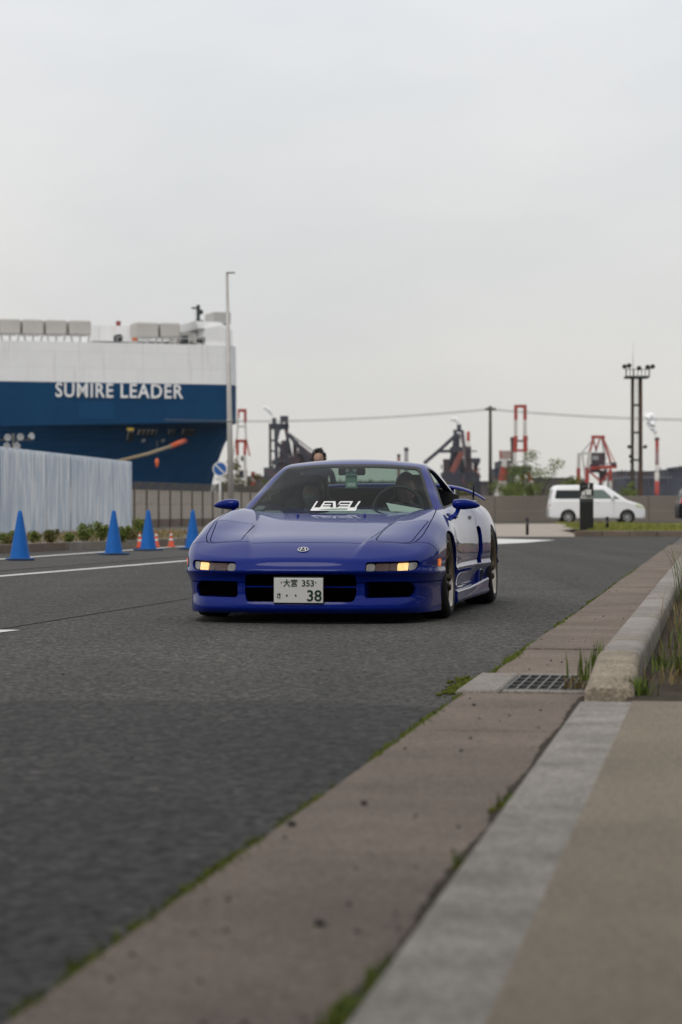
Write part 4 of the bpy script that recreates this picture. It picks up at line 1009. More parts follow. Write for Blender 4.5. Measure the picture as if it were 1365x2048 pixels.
o = pa.build('paper_sheet', mat('white paper', (.7, .72, .7), rough=.7)); carobj(o); tag(o, 'white paper sheet lying on the dashboard in front of the driver', 'paper')
hc = empty('hanging_card', carpt(0, 0, 0), car_rz); tag(hc, 'green card charm hanging from the rear view mirror of the blue car', 'charm')
MB().box((.0, 2.215, .966), (.088, .004, .155), bev=.002).build('card', mat('pale green card', (.20, .36, .30), rough=.4), hc)
for dx in (-.026, .028): MB().ball((dx, 2.205, 1.022), .017, 12, 8, (1, .4, 1)).build('white_bead', WPLA, hc)
MB().box((.0, 2.2115, .916), (.062, .002, .028)).build('label_strip', WPLA, hc)
MB().box((.0, 2.2115, .976), (.070, .002, .012)).build('label_strip', mat('dark green print', (.03, .09, .07), rough=.5), hc)
# ------------------------------------------------------------------ street furniture on the left
CONEB = mat('blue cone plastic', (.0, .105, .40), rough=.55, spec=.3, noise=(8, .12)); CONER = mat('orange cone plastic', (.55, .07, .025), rough=.6); WHT = mat('white plastic', (.62, .62, .6), rough=.6)
def cone(p, rz, label, h=.70, w=.38, m=None, group=None, bands=False):
    o = empty('traffic_cone', p, rz); tag(o, label, 'traffic cone', group)
    MB().box((0, 0, .014), (w, w, .028), bev=.010).build('base', mat('dark blue cone base', (.004, .05, .16), rough=.6) if m is CONEB else m, o)
    b = MB(); k = h / .7; b.lathe([(.146 * k, .026), (.140 * k, .05 * k), (.036 * k, .655 * k), (.030 * k, .685 * k), (.016 * k, .698 * k), (.0001, .70 * k)], 28); b.build('body', m, o)
    if bands:
        for z in (.3, .52): rr_ = lambda zz: .142 - (zz - .05) * .172; MB().lathe([((rr_(z) + .005) * k, z * k), ((rr_(z + .09) + .005) * k, (z + .09) * k)], 20).build('band', WHT, o)
    return o
for i, (px, py, lb) in enumerate(((40.5, 1120, 'blue traffic cone farthest to the left, in front of the white hoarding'), (228, 1109, 'blue traffic cone second from the left, before the hoarding weeds'), (297, 1100.5, 'blue traffic cone standing among the small orange cones'), (386, 1098.5, 'blue traffic cone partly hidden behind the blue car')) ):
    cone(gnd(px, py, .01), R(12 + 20 * i), lb, m=CONEB, group='blue cones along the lane')
for i, (px, lb) in enumerate(((280, 'small orange and white cone just left of the third blue cone'), (313, 'small orange and white cone just right of the third blue cone'), (343, 'small orange and white cone midway between the two right blue cones'))):
    cone(gnd(px, 1096 - i * 1.0, .01), 0, lb, .29, .15, CONER, 'small orange cones by the far kerb', True)
# white steel hoarding of ribbed panels
ha, hb_ = Vector(((0 - CXP) / FPX * 52.5, 52.5, 0)), Vector(((263 - CXP) / FPX * 69.5, 69.5, 0)); hd = (hb_ - ha).normalized(); hL = (hb_ - ha).length
HOARD = mat('weathered white hoarding', (.50, .55, .62), rough=.55, spec=.4, noise=(1.5, .06)); nt = HOARD.node_tree; b_ = nt.nodes['Principled BSDF']
tc = nt.nodes.new('ShaderNodeTexCoord'); mp = nt.nodes.new('ShaderNodeMapping'); mp.inputs['Scale'].default_value = (7, 7, .9); n_ = nt.nodes.new('ShaderNodeTexNoise'); n_.inputs['Scale'].default_value = 1; n_.inputs['Detail'].default_value = 6
oi = nt.nodes.new('ShaderNodeObjectInfo'); va = nt.nodes.new('ShaderNodeVectorMath'); va.operation = 'ADD'; nt.links.new(tc.outputs['Object'], va.inputs[0]); nt.links.new(oi.outputs['Location'], va.inputs[1])
nt.links.new(va.outputs[0], mp.inputs['Vector']); nt.links.new(mp.outputs[0], n_.inputs['Vector'])
r_ = nt.nodes.new('ShaderNodeValToRGB'); r_.color_ramp.elements[0].position = .46; r_.color_ramp.elements[0].color = (.53, .60, .70, 1); r_.color_ramp.elements[1].position = .60; r_.color_ramp.elements[1].color = (.78, .81, .85, 1)
nt.links.new(n_.outputs['Fac'], r_.inputs['Fac']); nt.links.new(r_.outputs['Color'], b_.inputs['Base Color'])
ho = empty('steel_hoarding', ha); ho.rotation_euler = (0, 0, math.atan2(hd.y, hd.x)); tag(ho, 'pale ribbed steel hoarding with chalky streaks behind the blue cones', 'hoarding')
PW = .50; prof = [(0, 0), (.02, -.022), (.085, -.022), (.105, 0), (.165, 0), (.185, -.022), (.25, -.022), (.27, 0), (.33, 0), (.35, -.022), (.415, -.022), (.435, 0), (.496, 0)]
V = [(x, y, z) for z in (0.05, 1.93) for x, y in prof] + [(x, y + .006, z) for z in (.05, 1.93) for x, y in prof]; n = len(prof)
Fm = [(i, i + 1, n + i + 1, n + i) for i in range(n - 1)] + [(2 * n + i, 3 * n + i, 3 * n + i + 1, 2 * n + i + 1) for i in range(n - 1)] + [(n + i, n + i + 1, 3 * n + i + 1, 3 * n + i) for i in range(n - 1)]
pm = bpy.data.meshes.new('hoarding_panel'); pm.from_pydata(V, [], Fm); pm.update(); pm.materials.append(HOARD); rr = random.Random(5); k0 = -12; npan = int(hL / PW)
for k in range(k0, npan):
    o = link('hoarding_panel', pm, None, ho, (k * PW, rr.uniform(-.012, .012), .10)); o.rotation_euler = (0, rr.uniform(-.004, .004), rr.uniform(-.02, .02))
MB().box(((k0 + npan) * PW / 2, .05, 2.055), ((npan - k0) * PW, .05, .06)).build('top_rail', HOARD, ho)
MB().box(((k0 + npan) * PW / 2, .05, .55), ((npan - k0) * PW, .05, .05)).build('back_rail', STEEL, ho)
MB().box((npan * PW - .03, .02, 1.05), (.06, .09, 2.06)).build('end_post', HOARD, ho)
# fence beyond it
f0, f1 = Vector(((267 - CXP) / FPX * 90, 90, 0)), Vector(((424 - CXP) / FPX * 101, 101, 0)); fd = (f1 - f0).normalized()
fe = empty('panel_fence', f0); fe.rotation_euler = (0, 0, math.atan2(fd.y, fd.x)); tag(fe, 'beige panel fence with outward leaning mesh top beyond the hoarding', 'fence')
FPOST = mat('fence post', (.14, .115, .09), rough=.8, noise=(5, .3)); FPAN = mat('fence panel', (.42, .375, .32), rough=.9, noise=(1.5, .12, 8)); FMESH = mat('fence wire', (.10, .095, .09), rough=.6, metal=.3)
sp = (f1 - f0).length / 7
pmesh = MB().box((0, 0, .60), (sp - .06, .05, .56)).box((0, 0, 1.165), (sp - .06, .05, .54)).mesh('fence_panel'); pmesh.materials.append(FPAN)
po = MB().box((0, -.03, .70), (.055, .09, 1.45)); po.bar((0, -.03, 1.42), (.0, -.30, 1.72), .045); pom = po.mesh('fence_post'); pom.materials.append(FPOST)
me_ = MB()
for j in range(7): t = j / 6; me_.bar((-sp / 2, -.04 - .26 * t, 1.44 + .28 * t), (sp / 2, -.04 - .26 * t, 1.44 + .28 * t), .008)
for j in range(24): x = -sp / 2 + sp * j / 24; me_.bar((x, -.04, 1.44), (x, -.30, 1.72), .008)
mem = me_.mesh('mesh_top'); mem.materials.append(FMESH)
lowp = MB().box((0, 0, .16), (sp - .06, .06, .30)).mesh('fence_plinth'); lowp.materials.append(CONC)
for k in range(-8, 24):
    link('fence_post', pom, None, fe, (k * sp, 0, 0)); link('fence_panel', pmesh, None, fe, (k * sp + sp / 2, 0, 0)); link('mesh_top', mem, None, fe, (k * sp + sp / 2, 0, 0)); link('fence_plinth', lowp, None, fe, (k * sp + sp / 2, 0, 0))
# the sea wall behind the car park
sw_ = empty('sea_wall', (0, 126, 0)); tag(sw_, 'long low grey brown concrete sea wall behind the white minivan', 'wall')
SEAW = mat('sea wall concrete', (.185, .16, .135), rough=.95, noise=(.4, .16, 10), mottle=(.15, (.15, .13, .11), .45, .7))
for k in range(-6, 14): MB().box((k * 4.0 + 2, 0, .685), (3.985, .5, 1.37), bev=.02).build('wall_block', SEAW, sw_)
for k in range(-6, 14): MB().box((k * 4.0 + 2, -.30, .30), (3.985, .12, .60), bev=.02).build('wall_footing', SEAW, sw_)
# lamp post
LP = Vector(((463.5 - CXP) / FPX * 85, 85, 0)); POLEM = mat('galvanised pole', (.42, .40, .38), rough=.5, metal=.3, noise=(3, .1))
lp = empty('street_lamp', LP); tag(lp, 'tall pale street lamp post in front of the ship bow', 'street lamp'); tp = at(454.5, 547, 85) - LP
MB().tube([(0, 0, 0), tp * .35, tp], [.115, .10, .045], 16).build('pole', POLEM, lp); MB().tube([(0, 0, 0), (0, 0, .35)], [.16, .15], 12).build('base_collar', POLEM, lp)
MB().tube([tp * .42, tp * .43], [.105, .105], 12).build('joint_band', POLEM, lp)
MB().box(tp + Vector((.13, 0, .03)), (.32, .16, .06), bev=.02).build('lamp_head', POLEM, lp)
# no-waiting sign
SG = Vector(((440.5 - CXP) / FPX * 97, 97, 0)); sg = empty('traffic_sign', SG); zc = at(440, 938, 97).z; tag(sg, 'round blue sign with pale rim and slash on a white post', 'traffic sign')
rx = Matrix.Translation((0, 0, zc)) @ Matrix.Rotation(R(90), 4, 'X')
MB().lathe([(.0001, -.01), (.30, -.01), (.30, .012), (.0001, .012)], 32, rx, False).build('sign_disc', WHT, sg)
MB().lathe([(.0001, .014), (.245, .014), (.245, .018), (.0001, .018)], 32, rx, False).build('blue_field', mat('sign blue', (.01, .10, .36), rough=.5), sg)
MB().box((0, -.024, zc), (.06, .006, .48), 0, 0, Matrix.Rotation(R(-45), 4, 'Y')).build('slash', WHT, sg)
MB().box((-.02, -.01, zc - .40), (.34, .012, .13)).build('plate', WHT, sg)
MB().tube([(0, .03, 0), (0, .03, zc + .3)], .045, 10).build('post', WHT, sg)
# floodlight cluster over the hoarding
fl = empty('floodlight_mast', ((27 - CXP) / FPX * 95, 95, 0)); tag(fl, 'cluster of white floodlights on a short mast above the hoarding', 'floodlight'); z0 = at(0, 880, 95).z
MB().tube([(0, 0, 0), (0, 0, z0 + .25)], .055, 10).build('mast', STEEL, fl); MB().bar((-1.0, 0, z0), (.75, 0, z0), .05).build('crossarm', STEEL, fl)
for x, z, rot in ((-.85, .12, 0), (-.20, .1, 0), (.30, .12, 0), (.70, .14, 1), (-.24, -.24, 0), (.16, -.24, 0)):
    M = Matrix.Translation((x, -.05, z0 + z)) @ Matrix.Rotation(R(100 if not rot else 70), 4, 'X') @ Matrix.Rotation(R(0 if not rot else 50), 4, 'Y'); b = MB(); b.lathe([(.04, -.13), (.07, -.1), (.135, .05), (.145, .065), (.12, .065), (.0001, .03)], 16, M); b.tube([(x, 0, z0), (x, 0, z0 + z)], .02, 6); b.build('floodlight', mat('grey lamp housing', (.40, .41, .42), rough=.5), fl)

# ------------------------------------------------------------------ plants
def leaf_mat(name, col, col2):
    m = mat(name, col, rough=.65, spec=.25, mottle=(.9, col2, .42, .6)); b = m.node_tree.nodes['Principled BSDF']; b.inputs['Subsurface Weight'].default_value = 0.0; return m
LF1 = leaf_mat('spring leaves', (.16, .20, .04), (.085, .12, .03)); LF2 = leaf_mat('dark leaves', (.045, .07, .02), (.025, .04, .012)); LF3 = leaf_mat('mixed leaves', (.12, .13, .035), (.13, .085, .035)); BARK = mat('bark', (.055, .042, .032), rough=.95, noise=(8, .3), bump=(20, .6, .02))
def leaves(centres, n, size, seed, spread):
    rr = random.Random(seed); V = []; Fm = []
    for k in range(n):
        c, r = rr.choice(centres); d = Vector((rr.gauss(0, 1), rr.gauss(0, 1), rr.gauss(0, 1))).normalized() * r * rr.random()**.45 * spread; p = Vector(c) + Vector((d.x, d.y, d.z * .75))
        a = Vector((rr.gauss(0, 1), rr.gauss(0, 1), rr.gauss(0, .6))).normalized(); b = a.cross(Vector((rr.gauss(0, 1), rr.gauss(0, 1), rr.gauss(0, 1)))).normalized(); s_ = size * rr.uniform(.6, 1.4)
        o = len(V); V += [p - a * s_, p + b * s_ * .45, p + a * s_, p - b * s_ * .45]; Fm.append((o, o + 1, o + 2, o + 3))
    return V, Fm
def tree(p, h, cw, label, lm, n=2600, ls=.11, seed=1, trunk_r=.09, base=.35, group=None, gaps=1.0, name='tree'):
    rr = random.Random(seed); o = empty(name, p); tag(o, label, 'tree', group); tb = MB(); cl = []
    tb.tube([(0, 0, 0), (rr.uniform(-.1, .1) * h * .2, 0, h * base * .6), (rr.uniform(-.1, .1) * h * .3, 0, h * base)], [trunk_r * 1.25, trunk_r, trunk_r * .85], 10)
    top = Vector(tb.v[-5]); top = Vector((top.x, top.y, h * base))
    for k in range(9):
        a = 2 * math.pi * k / 9 + rr.uniform(-.3, .3); e = rr.uniform(.15, 1.25); L = h * (1 - base) * rr.uniform(.6, .95)
        d = Vector((math.cos(a) * math.cos(e) * cw / h * 1.5, math.sin(a) * math.cos(e) * cw / h * 1.5, math.sin(e) + .1)); q = top + d * L * .55; end = top + d * L
        end.z = min(end.z, h * .97); tb.tube([top - Vector((0, 0, h * .05)), q + Vector((rr.uniform(-.1, .1), rr.uniform(-.1, .1), .0)) * h * .15, end], [trunk_r * .55, trunk_r * .32, trunk_r * .1], 7)
        for t in (.45, .7, .95):
            c = top + d * L * t + Vector((rr.gauss(0, .06), rr.gauss(0, .06), rr.gauss(0, .05))) * h; c.z = min(c.z, h * .93); cl.append((c, cw * rr.uniform(.11, .22) * gaps))
            e2 = c + Vector((rr.gauss(0, 1), rr.gauss(0, 1), rr.gauss(0, .5))).normalized() * cw * .14; tb.tube([top + d * L * t * .9, c, e2], [trunk_r * .22, trunk_r * .14, trunk_r * .05], 5)
    tb.build('trunk', BARK, o); V, Fm = leaves(cl, n, ls, seed + 50, 1.0); mesh('crown', V, Fm, lm, o)
    return o
def onY(px, Y, z=0.0): return Vector(((px - CXP) / FPX * Y, Y, z))
tree(onY(1076, 150, 0), 4.25, 4.0, 'sparse fresh green tree behind the sea wall beside the red crane', LF1, 7500, .06, 4, .06, .26, gaps=1.2)
tree(onY(1030, 158, 0), 3.0, 2.2, 'small leafy tree in front of the legs of the striped crane', LF1, 900, .08, 14, .05, .3)
tree(onY(1257, 150, 0), 2.55, 1.8, 'little bright tree at the foot of the rusty light tower', LF1, 900, .075, 9, .05, .35)
tree(onY(482, 140, 0), 3.9, 1.9, 'thin tree with brownish leaves behind the street lamp and sign', LF3, 1500, .075, 6, .05, .25)
tree(onY(455, 128, 0), 3.4, 1.1, 'slim yellowish sapling close to the street lamp post', LF3, 500, .07, 16, .035, .3)
tree(onY(910, 150, 0), 2.9, 1.6, 'small green tree in front of the furnace right of the blue car roof', LF3, 900, .08, 19, .04, .3)
def weed(px, py, h, w, label, lm, seed, n=380):
    p = gnd(px, py, .12); o = empty('weed_bush', p); tag(o, label, 'weeds', 'weeds along the hoarding'); rr = random.Random(seed); st = MB(); cl = []
    for k in range(7):
        e = Vector((rr.gauss(0, w * .22), rr.gauss(0, w * .2), h * rr.uniform(.6, 1.0))); st.tube([(e.x * .2, e.y * .2, 0), e * .6, e], [.008, .006, .003], 5); cl += [(e * .45, w * .30), (e * .75, w * .25), (e * .95, w * .16)]
    st.build('stems', LEAFD, o); V, Fm = leaves(cl, n * 2, .026, seed, 1.15); mesh('foliage', V, Fm, lm, o)
for i, (px, py, h, w, lb, m_) in enumerate(((14, 1089, .32, .34, 'low green weed at the left end of the hoarding foot', LF1), (32, 1090, .24, .4, 'rusty brown weed beside the first cone', LF3), (66, 1086, .30, .2, 'small upright weed right of the first cone', LF1), (102, 1087, .36, .24, 'narrow tall weed between the first two cones', LF3), (138, 1086, .26, .2, 'tiny weed left of the largest weed clump', LF1),
        (172, 1085, .50, .40, 'largest green weed clump under the middle of the hoarding', LF1), (205, 1084, .55, .34, 'tall green weed left of the second cone', LF1), (246, 1084, .42, .30, 'green weed just right of the second cone', LF1), (262, 1082, .30, .5, 'reddish brown weed mat at the right end of the hoarding', LF3), (282, 1079, .62, .42, 'green weed bush past the end of the hoarding', LF1))):
    weed(px, py, h * .66, w * 1.05, lb, m_, 60 + i)
pts = []; rr = random.Random(77); a, b = gnd(0, 1107), gnd(373, 1090.5); d = (b - a).normalized(); nrm = Vector((-d.y, d.x, 0))
for k in range(5200): p = a + d * rr.uniform(-6, 24) + nrm * rr.uniform(.2, 6) ; pts.append(Vector((p.x, p.y, .12)))
o = blades('roadside_grass', pts, .12, .02, LEAFD, None, 78, .8); tag(o, 'thin dry grass on the far pavement below the hoarding', 'grass')
# trees behind the photographer and along the bank: they show in the car's paint and shade the foreground
k = 0; ORD = ['first', 'second', 'third', 'fourth', 'fifth', 'sixth', 'seventh', 'eighth']
for x, y, h in ((-17, -8, 14), (-10, -9, 15), (-4, -7, 14), (2.5, -8.5, 15), (9, -7, 14), (16, -8, 14), (-24, -9, 14), (23, -8, 14)):
    tree((x, y, 0), h, h * .60, '%s leafy tree of the row behind the photographer' % ORD[k], LF2, 5200, .46, 100 + k, .26, .30, 'trees behind the photographer', 1.7); k += 1
for s_, q_, h in ((6, 13, 5), (11, 14, 6), (16, 13, 5.5), (21, 14.5, 6.5), (26, 13, 5.5), (32, 14, 6), (38, 13.5, 5.5), (45, 14, 6)):
    tree(kq(q_, s_, 1.2), h, h * .7, '%s dark tree along the bank right of the road' % ORD[k - 8], LF2, 1600, .26, 100 + k, .13, .2, 'trees on the bank', 1.6); k += 1

# ------------------------------------------------------------------ car park on the right
BLKP = mat('black sign paint', (.007, .007, .008), rough=.45); PIL = onY(1173.5, 66, .14); pil = empty('sign_pillar', PIL); tag(pil, 'black car park sign pillar with white 1 and car icons before the minivan', 'sign'); k66 = 66 / FPX
MB().box((0, 0, .64), (27 * k66, .16, 1.30), bev=.008).build('panel', BLKP, pil)
def ppt(px, py): return ((px - 1173.5) * k66, at(0, py, 66).z - .14)
x, z = ppt(1176.5, 972); text_obj('1', .15, 'numeral', WHT, pil, .003, Matrix.Translation((x + .01, -.086, z)), None, .008)
x, z = ppt(1168, 972.5); text_obj('出入口', .045, 'small_lettering', mat('grey sign lettering', (.25, .25, .25), rough=.5), pil, .002, Matrix.Translation((x, -.086, z)), .10, .001)
x, z = ppt(1173, 995.5); text_obj('車両入口', .095, 'lettering', WHT, pil, .003, Matrix.Translation((x, -.086, z)), .34, .002)
x, z = ppt(1177, 984); MB().box((x, -.084, z), (.145, .006, .14), bev=.003).build('truck_icon', WHT, pil)
for dx in (-.04, .04): MB().box((x + dx, -.084, z - .075), (.03, .006, .02)).build('truck_icon_wheel', WHT, pil)
x, z = ppt(1167, 985); MB().prism([(x - .055, z - .075), (x + .04, z - .075), (x + .045, z + .06), (x + .02, z + .07), (x - .02, z + .03), (x - .055, z + .0)], -.087, -.081, 'y').build('car_icon', WHT, pil)
MB().box((x + .0, -.088, z + .045), (.03, .004, .03)).build('car_icon_window', BLKP, pil)
x, z = ppt(1173, 1002); MB().box((x, -.084, z), (.34, .004, .055)).build('grey_strip', mat('dim sign strip', (.04, .04, .042), rough=.5), pil)
def bollard(p, h, label):
    o = empty('bollard', p); tag(o, label, 'bollard', 'black bollards'); MB().tube([(0, 0, 0), (0, 0, h)], .042, 14).build('post', BLKP, o); MB().lathe([(.05, h - .07), (.052, h - .02), (.03, h + .012), (.0001, h + .016)], 14).build('cap', BLKP, o); MB().lathe([(.0435, h - .16), (.0435, h - .12)], 14).build('reflector', STEEL, o)
bollard(onY(1055, 66.5, 0), .47, 'black bollard on the pale entrance apron'); bollard(onY(1215, 67.5, .13), .36, 'short black bollard on the grass right of the sign pillar')
# vehicles of the car park: bodies from a side profile and a rounded plan
def simple_car(name, label, pos, rz, prof, width, paint, belt, wheels, side_glass, front_glass, lamp_rear, lamp_front, rw=.32, h=.05, head=1):
    root = empty(name, pos, rz); tag(root, label, 'car'); pr = rpoly(prof, .10, 4)
    L = max(p[0] for p in prof); hz = max(p[1] for p in prof)
    def f(x, y, z):
        w = width / 2 - .03 * np.maximum(z - belt, 0)**2 * 3 - .22 * np.maximum(z - belt, 0) - .04 * np.maximum(.45 - z, 0) - .10 * (np.abs(y / L - .5) * 2)**6
        return rmax(sdpoly(pr, y, z), np.abs(x) - w, .12)
    P, F = surfnet(f, (-width / 2 - .1, -.15, .1), (width / 2 + .1, L + .15, hz + .12), h)
    ax, y, z = np.abs(P[:, 0]), P[:, 1], P[:, 2]; d = np.full(len(P), 9.)
    for wy in wheels: d = np.minimum(d, np.maximum(np.hypot(y - wy, z - rw) - rw - .055, .5 - ax))
    P, F = clip(P, F, -d); GL = mat('car glass', (.012, .016, .016), rough=.05, spec=.35); GT = mat('light tinted glass', (.10, .14, .12), rough=.06, spec=.8)
    par = root
    def pan(nm, P_, F_, m, fl=.02):
        if not len(F_): return
        o = panel(nm, P_, F_, f, m, root, fl); return o
    parts = []
    for poly, m in side_glass:
        s = np.maximum(sdpoly(rpoly(poly, .06), P[:, 1], P[:, 2]), width / 2 - .36 - np.abs(P[:, 0])); A = clip(P, F, s); P, F = clip(P, F, -s)
        for hh in halves(A): pan('side_window', *hh, GT if m else GL, 0)
    for y0, y1, z0, z1, nm in front_glass:
        s = np.maximum.reduce([np.abs(P[:, 0]) - (width / 2 - .24), y0 - P[:, 1], P[:, 1] - y1, z0 - P[:, 2], P[:, 2] - z1]); A = clip(P, F, s); P, F = clip(P, F, -s); pan(nm, *A, GL, 0)
    for poly, m, nm in lamp_rear + lamp_front:
        s = np.maximum(sdpoly(rpoly(poly, .03), P[:, 1], P[:, 2]), width / 2 - .45 - np.abs(P[:, 0])); A = clip(P, F, s); P, F = clip(P, F, -s)
        for hh in halves(A): pan(nm, *hh, m, 0)
    pan('body', P, F, paint)
    for wy in wheels:
        for sx in (-1, 1):
            M = Matrix.Translation((sx * (width / 2 - .13), wy, rw)) @ Matrix.Rotation(sx * R(90), 4, 'Y'); t = MB(); t.lathe([(rw * .66, -.1), (rw * .97, -.1), (rw, -.07), (rw, .07), (rw * .97, .1), (rw * .66, .1)], 32, M); wo = t.build('wheel', RUBBER, root)
            q = MB(); q.lathe([(rw * .68, .02), (rw * .66, .085), (rw * .60, .06)], 32, M)
            for k in range(7):
                a = 2 * math.pi * k / 7; q.bar(M @ Vector((.03 * math.cos(a), .03 * math.sin(a), .06)), M @ Vector((rw * .64 * math.cos(a), rw * .64 * math.sin(a), .07)), .05, .02, up=(1, 0, 0))
            q.lathe([(.055, .05), (.05, .085), (.0001, .09)], 12, M); q.build('rim', mat('silver alloy', (.5, .5, .5), rough=.35, metal=.7), wo)
            b2 = MB(); b2.lathe([(rw * .66, .0), (.0001, .0)], 20, M); b2.build('wheel_backing', VOID, wo)
            wv = MB(); wv.lathe([(rw + .05, -.25), (rw + .05, .06)], 24, M); wv.build('wheel_well', VOID, root)
    return root
VW = mat('white van paint', (.80, .80, .81), rough=.3, coat=.6)
vprof = [(.02, .28), (.0, .75), (.10, 1.10), (.18, 1.70), (.35, 1.84), (2.2, 1.86), (2.75, 1.80), (3.75, 1.12), (4.45, .92), (4.62, .70), (4.64, .30), (4.55, .20), (.15, .22)]
RED = mat('red tail lens', (.30, .012, .012), rough=.2, coat=1); CLRH = mat('pale headlamp', (.55, .58, .42), rough=.15, coat=1)
van = simple_car('minivan', 'white minivan parked side-on behind the black sign pillar', onY(1095.5, 116.5, 0), R(-90), vprof, 1.70, VW, 1.05, (.92, 3.75),
    [([(.28, 1.18), (1.55, 1.18), (1.55, 1.60), (.36, 1.60)], 0), ([(1.61, 1.18), (2.05, 1.18), (2.05, 1.62), (1.61, 1.62)], 0), ([(2.12, 1.18), (3.02, 1.18), (3.02, 1.26), (2.62, 1.62), (2.12, 1.62)], 1), ([(3.08, 1.17), (3.42, 1.17), (3.08, 1.38)], 1)],
    [(2.85, 3.75, 1.16, 1.74, 'windshield'), (-.1, .25, 1.2, 1.62, 'rear_window')], [([(-.05, .80), (.10, .80), (.12, 1.25), (-.05, 1.25)], mat('clear tail lens', (.55, .45, .45), rough=.2, coat=1), 'tail_lamp')], [([(4.12, .80), (4.60, .70), (4.62, .80), (4.40, .95), (4.15, .98)], CLRH, 'headlamp')])
for sx in (-1, 1): MB().ball((sx * .93, 3.02, 1.24), .1, 12, 8, (.9, .7, 1)).build('door_mirror', VW, van)
for y in (1.58, 2.08, 3.10): MB().box((.845, y, .80), (.012, .012, .72)).build('door_gap', mat('panel gap grey', (.2, .2, .2), rough=.8), van)
for y in (1.95, 2.3): MB().box((.862, y, 1.03), (.03, .16, .03), bev=.008).build('door_handle', VW, van)
BV = mat('black car paint', (.008, .008, .009), rough=.45, coat=.1, spec=.15)
bprof = [(.02, .28), (.0, .80), (.10, 1.10), (.26, 1.66), (.45, 1.76), (2.3, 1.78), (2.9, 1.70), (3.8, 1.10), (4.5, .92), (4.66, .70), (4.66, .30), (4.55, .22), (.15, .25)]
bv_ = simple_car('parked_car', 'black car cut off by the right edge of the photograph with red tail lamp', onY(1353.5, 112, 0) + Vector((0, 0, 0)), R(-90), bprof, 1.72, BV, 1.02, (.95, 3.75),
    [([(.42, 1.14), (1.9, 1.14), (1.9, 1.56), (.50, 1.56)], 0), ([(1.97, 1.14), (3.1, 1.14), (2.7, 1.56), (1.97, 1.56)], 0)], [(2.95, 3.8, 1.12, 1.66, 'windshield'), (-.1, .35, 1.15, 1.58, 'rear_window')], [([(-.05, .95), (.28, .98), (.30, 1.28), (-.05, 1.25)], RED, 'tail_lamp')], [([(4.2, .72), (4.66, .66), (4.5, .90), (4.2, .92)], CLRH, 'headlamp')])
# ------------------------------------------------------------------ the car carrier ship
SY0 = 387.0; s0 = at(0, 1016, SY0); s1 = at(440, 1016, 398.0); sdir = Vector((s1.x - s0.x, s1.y - s0.y, 0)).normalized()
ship = empty('cargo_ship', (s0.x, s0.y, 0), math.atan2(sdir.y, sdir.x)); tag(ship, 'huge blue and white car carrier ship named SUMIRE LEADER moored at the left', 'ship')
bpy.context.view_layer.update(); SI = ship.matrix_world.inverted()
def sloc(px, py, v=0.0):
    """photo pixel -> point on the ship's near side (v metres behind it), in the ship's own frame"""
    o = SI @ Vector((0, 0, HCAM)); p = SI @ at(px, py, 390.0); d = p - o; t = (v - o.y) / d.y; return o + d * t
BLUE = mat('ship blue paint', (.0003, .044, .122), rough=.55, spec=.15, noise=(.12, .10), mottle=(.05, (.0004, .050, .132), .5, .62)); SWHT = mat('ship white paint', (.82, .82, .82), rough=.5, noise=(.15, .035)); GREYS = mat('ship grey paint', (.40, .39, .37), rough=.6, noise=(.3, .08)); DKS = mat('ship dark fittings', (.02, .028, .028), rough=.6)
def plates(m, dark):
    nt = m.node_tree; b = nt.nodes['Principled BSDF']; tc = nt.nodes.new('ShaderNodeTexCoord'); sx = nt.nodes.new('ShaderNodeSeparateXYZ'); cx = nt.nodes.new('ShaderNodeCombineXYZ'); br = nt.nodes.new('ShaderNodeTexBrick')
    nt.links.new(tc.outputs['Object'], sx.inputs[0]); nt.links.new(sx.outputs['X'], cx.inputs['X']); nt.links.new(sx.outputs['Z'], cx.inputs['Y']); nt.links.new(cx.outputs[0], br.inputs['Vector'])
    br.inputs['Scale'].default_value = 1; br.inputs['Brick Width'].default_value = 9; br.inputs['Row Height'].default_value = 2.6; br.inputs['Mortar Size'].default_value = .07; br.inputs['Color1'].default_value = (1, 1, 1, 1); br.inputs['Color2'].default_value = (.955, .955, .955, 1); br.inputs['Mortar'].default_value = (dark, dark, dark, 1)
    # rust and salt running down the plates
    mp = nt.nodes.new('ShaderNodeMapping'); mp.inputs['Scale'].default_value = (1.6, 1.6, .10); n = nt.nodes.new('ShaderNodeTexNoise'); n.inputs['Scale'].default_value = 1; n.inputs['Detail'].default_value = 5; nt.links.new(tc.outputs['Object'], mp.inputs[0]); nt.links.new(mp.outputs[0], n.inputs['Vector'])
    rp = nt.nodes.new('ShaderNodeValToRGB'); rp.color_ramp.elements[0].position = .56; rp.color_ramp.elements[0].color = (1, 1, 1, 1); rp.color_ramp.elements[1].position = .78; rp.color_ramp.elements[1].color = (.82, .78, .72, 1); nt.links.new(n.outputs['Fac'], rp.inputs['Fac'])
    src = b.inputs['Base Color'].links[0].from_socket; m1 = nt.nodes.new('ShaderNodeMix'); m1.data_type = 'RGBA'; m1.blend_type = 'MULTIPLY'; m1.inputs['Factor'].default_value = 1; m2 = nt.nodes.new('ShaderNodeMix'); m2.data_type = 'RGBA'; m2.blend_type = 'MULTIPLY'; m2.inputs['Factor'].default_value = 1
    nt.links.new(src, m1.inputs['A']); nt.links.new(br.outputs['Color'], m1.inputs['B']); nt.links.new(m1.outputs['Result'], m2.inputs['A']); nt.links.new(rp.outputs['Color'], m2.inputs['B']); nt.links.new(m2.outputs['Result'], b.inputs['Base Color'])
plates(BLUE, .86); plates(SWHT, .90)
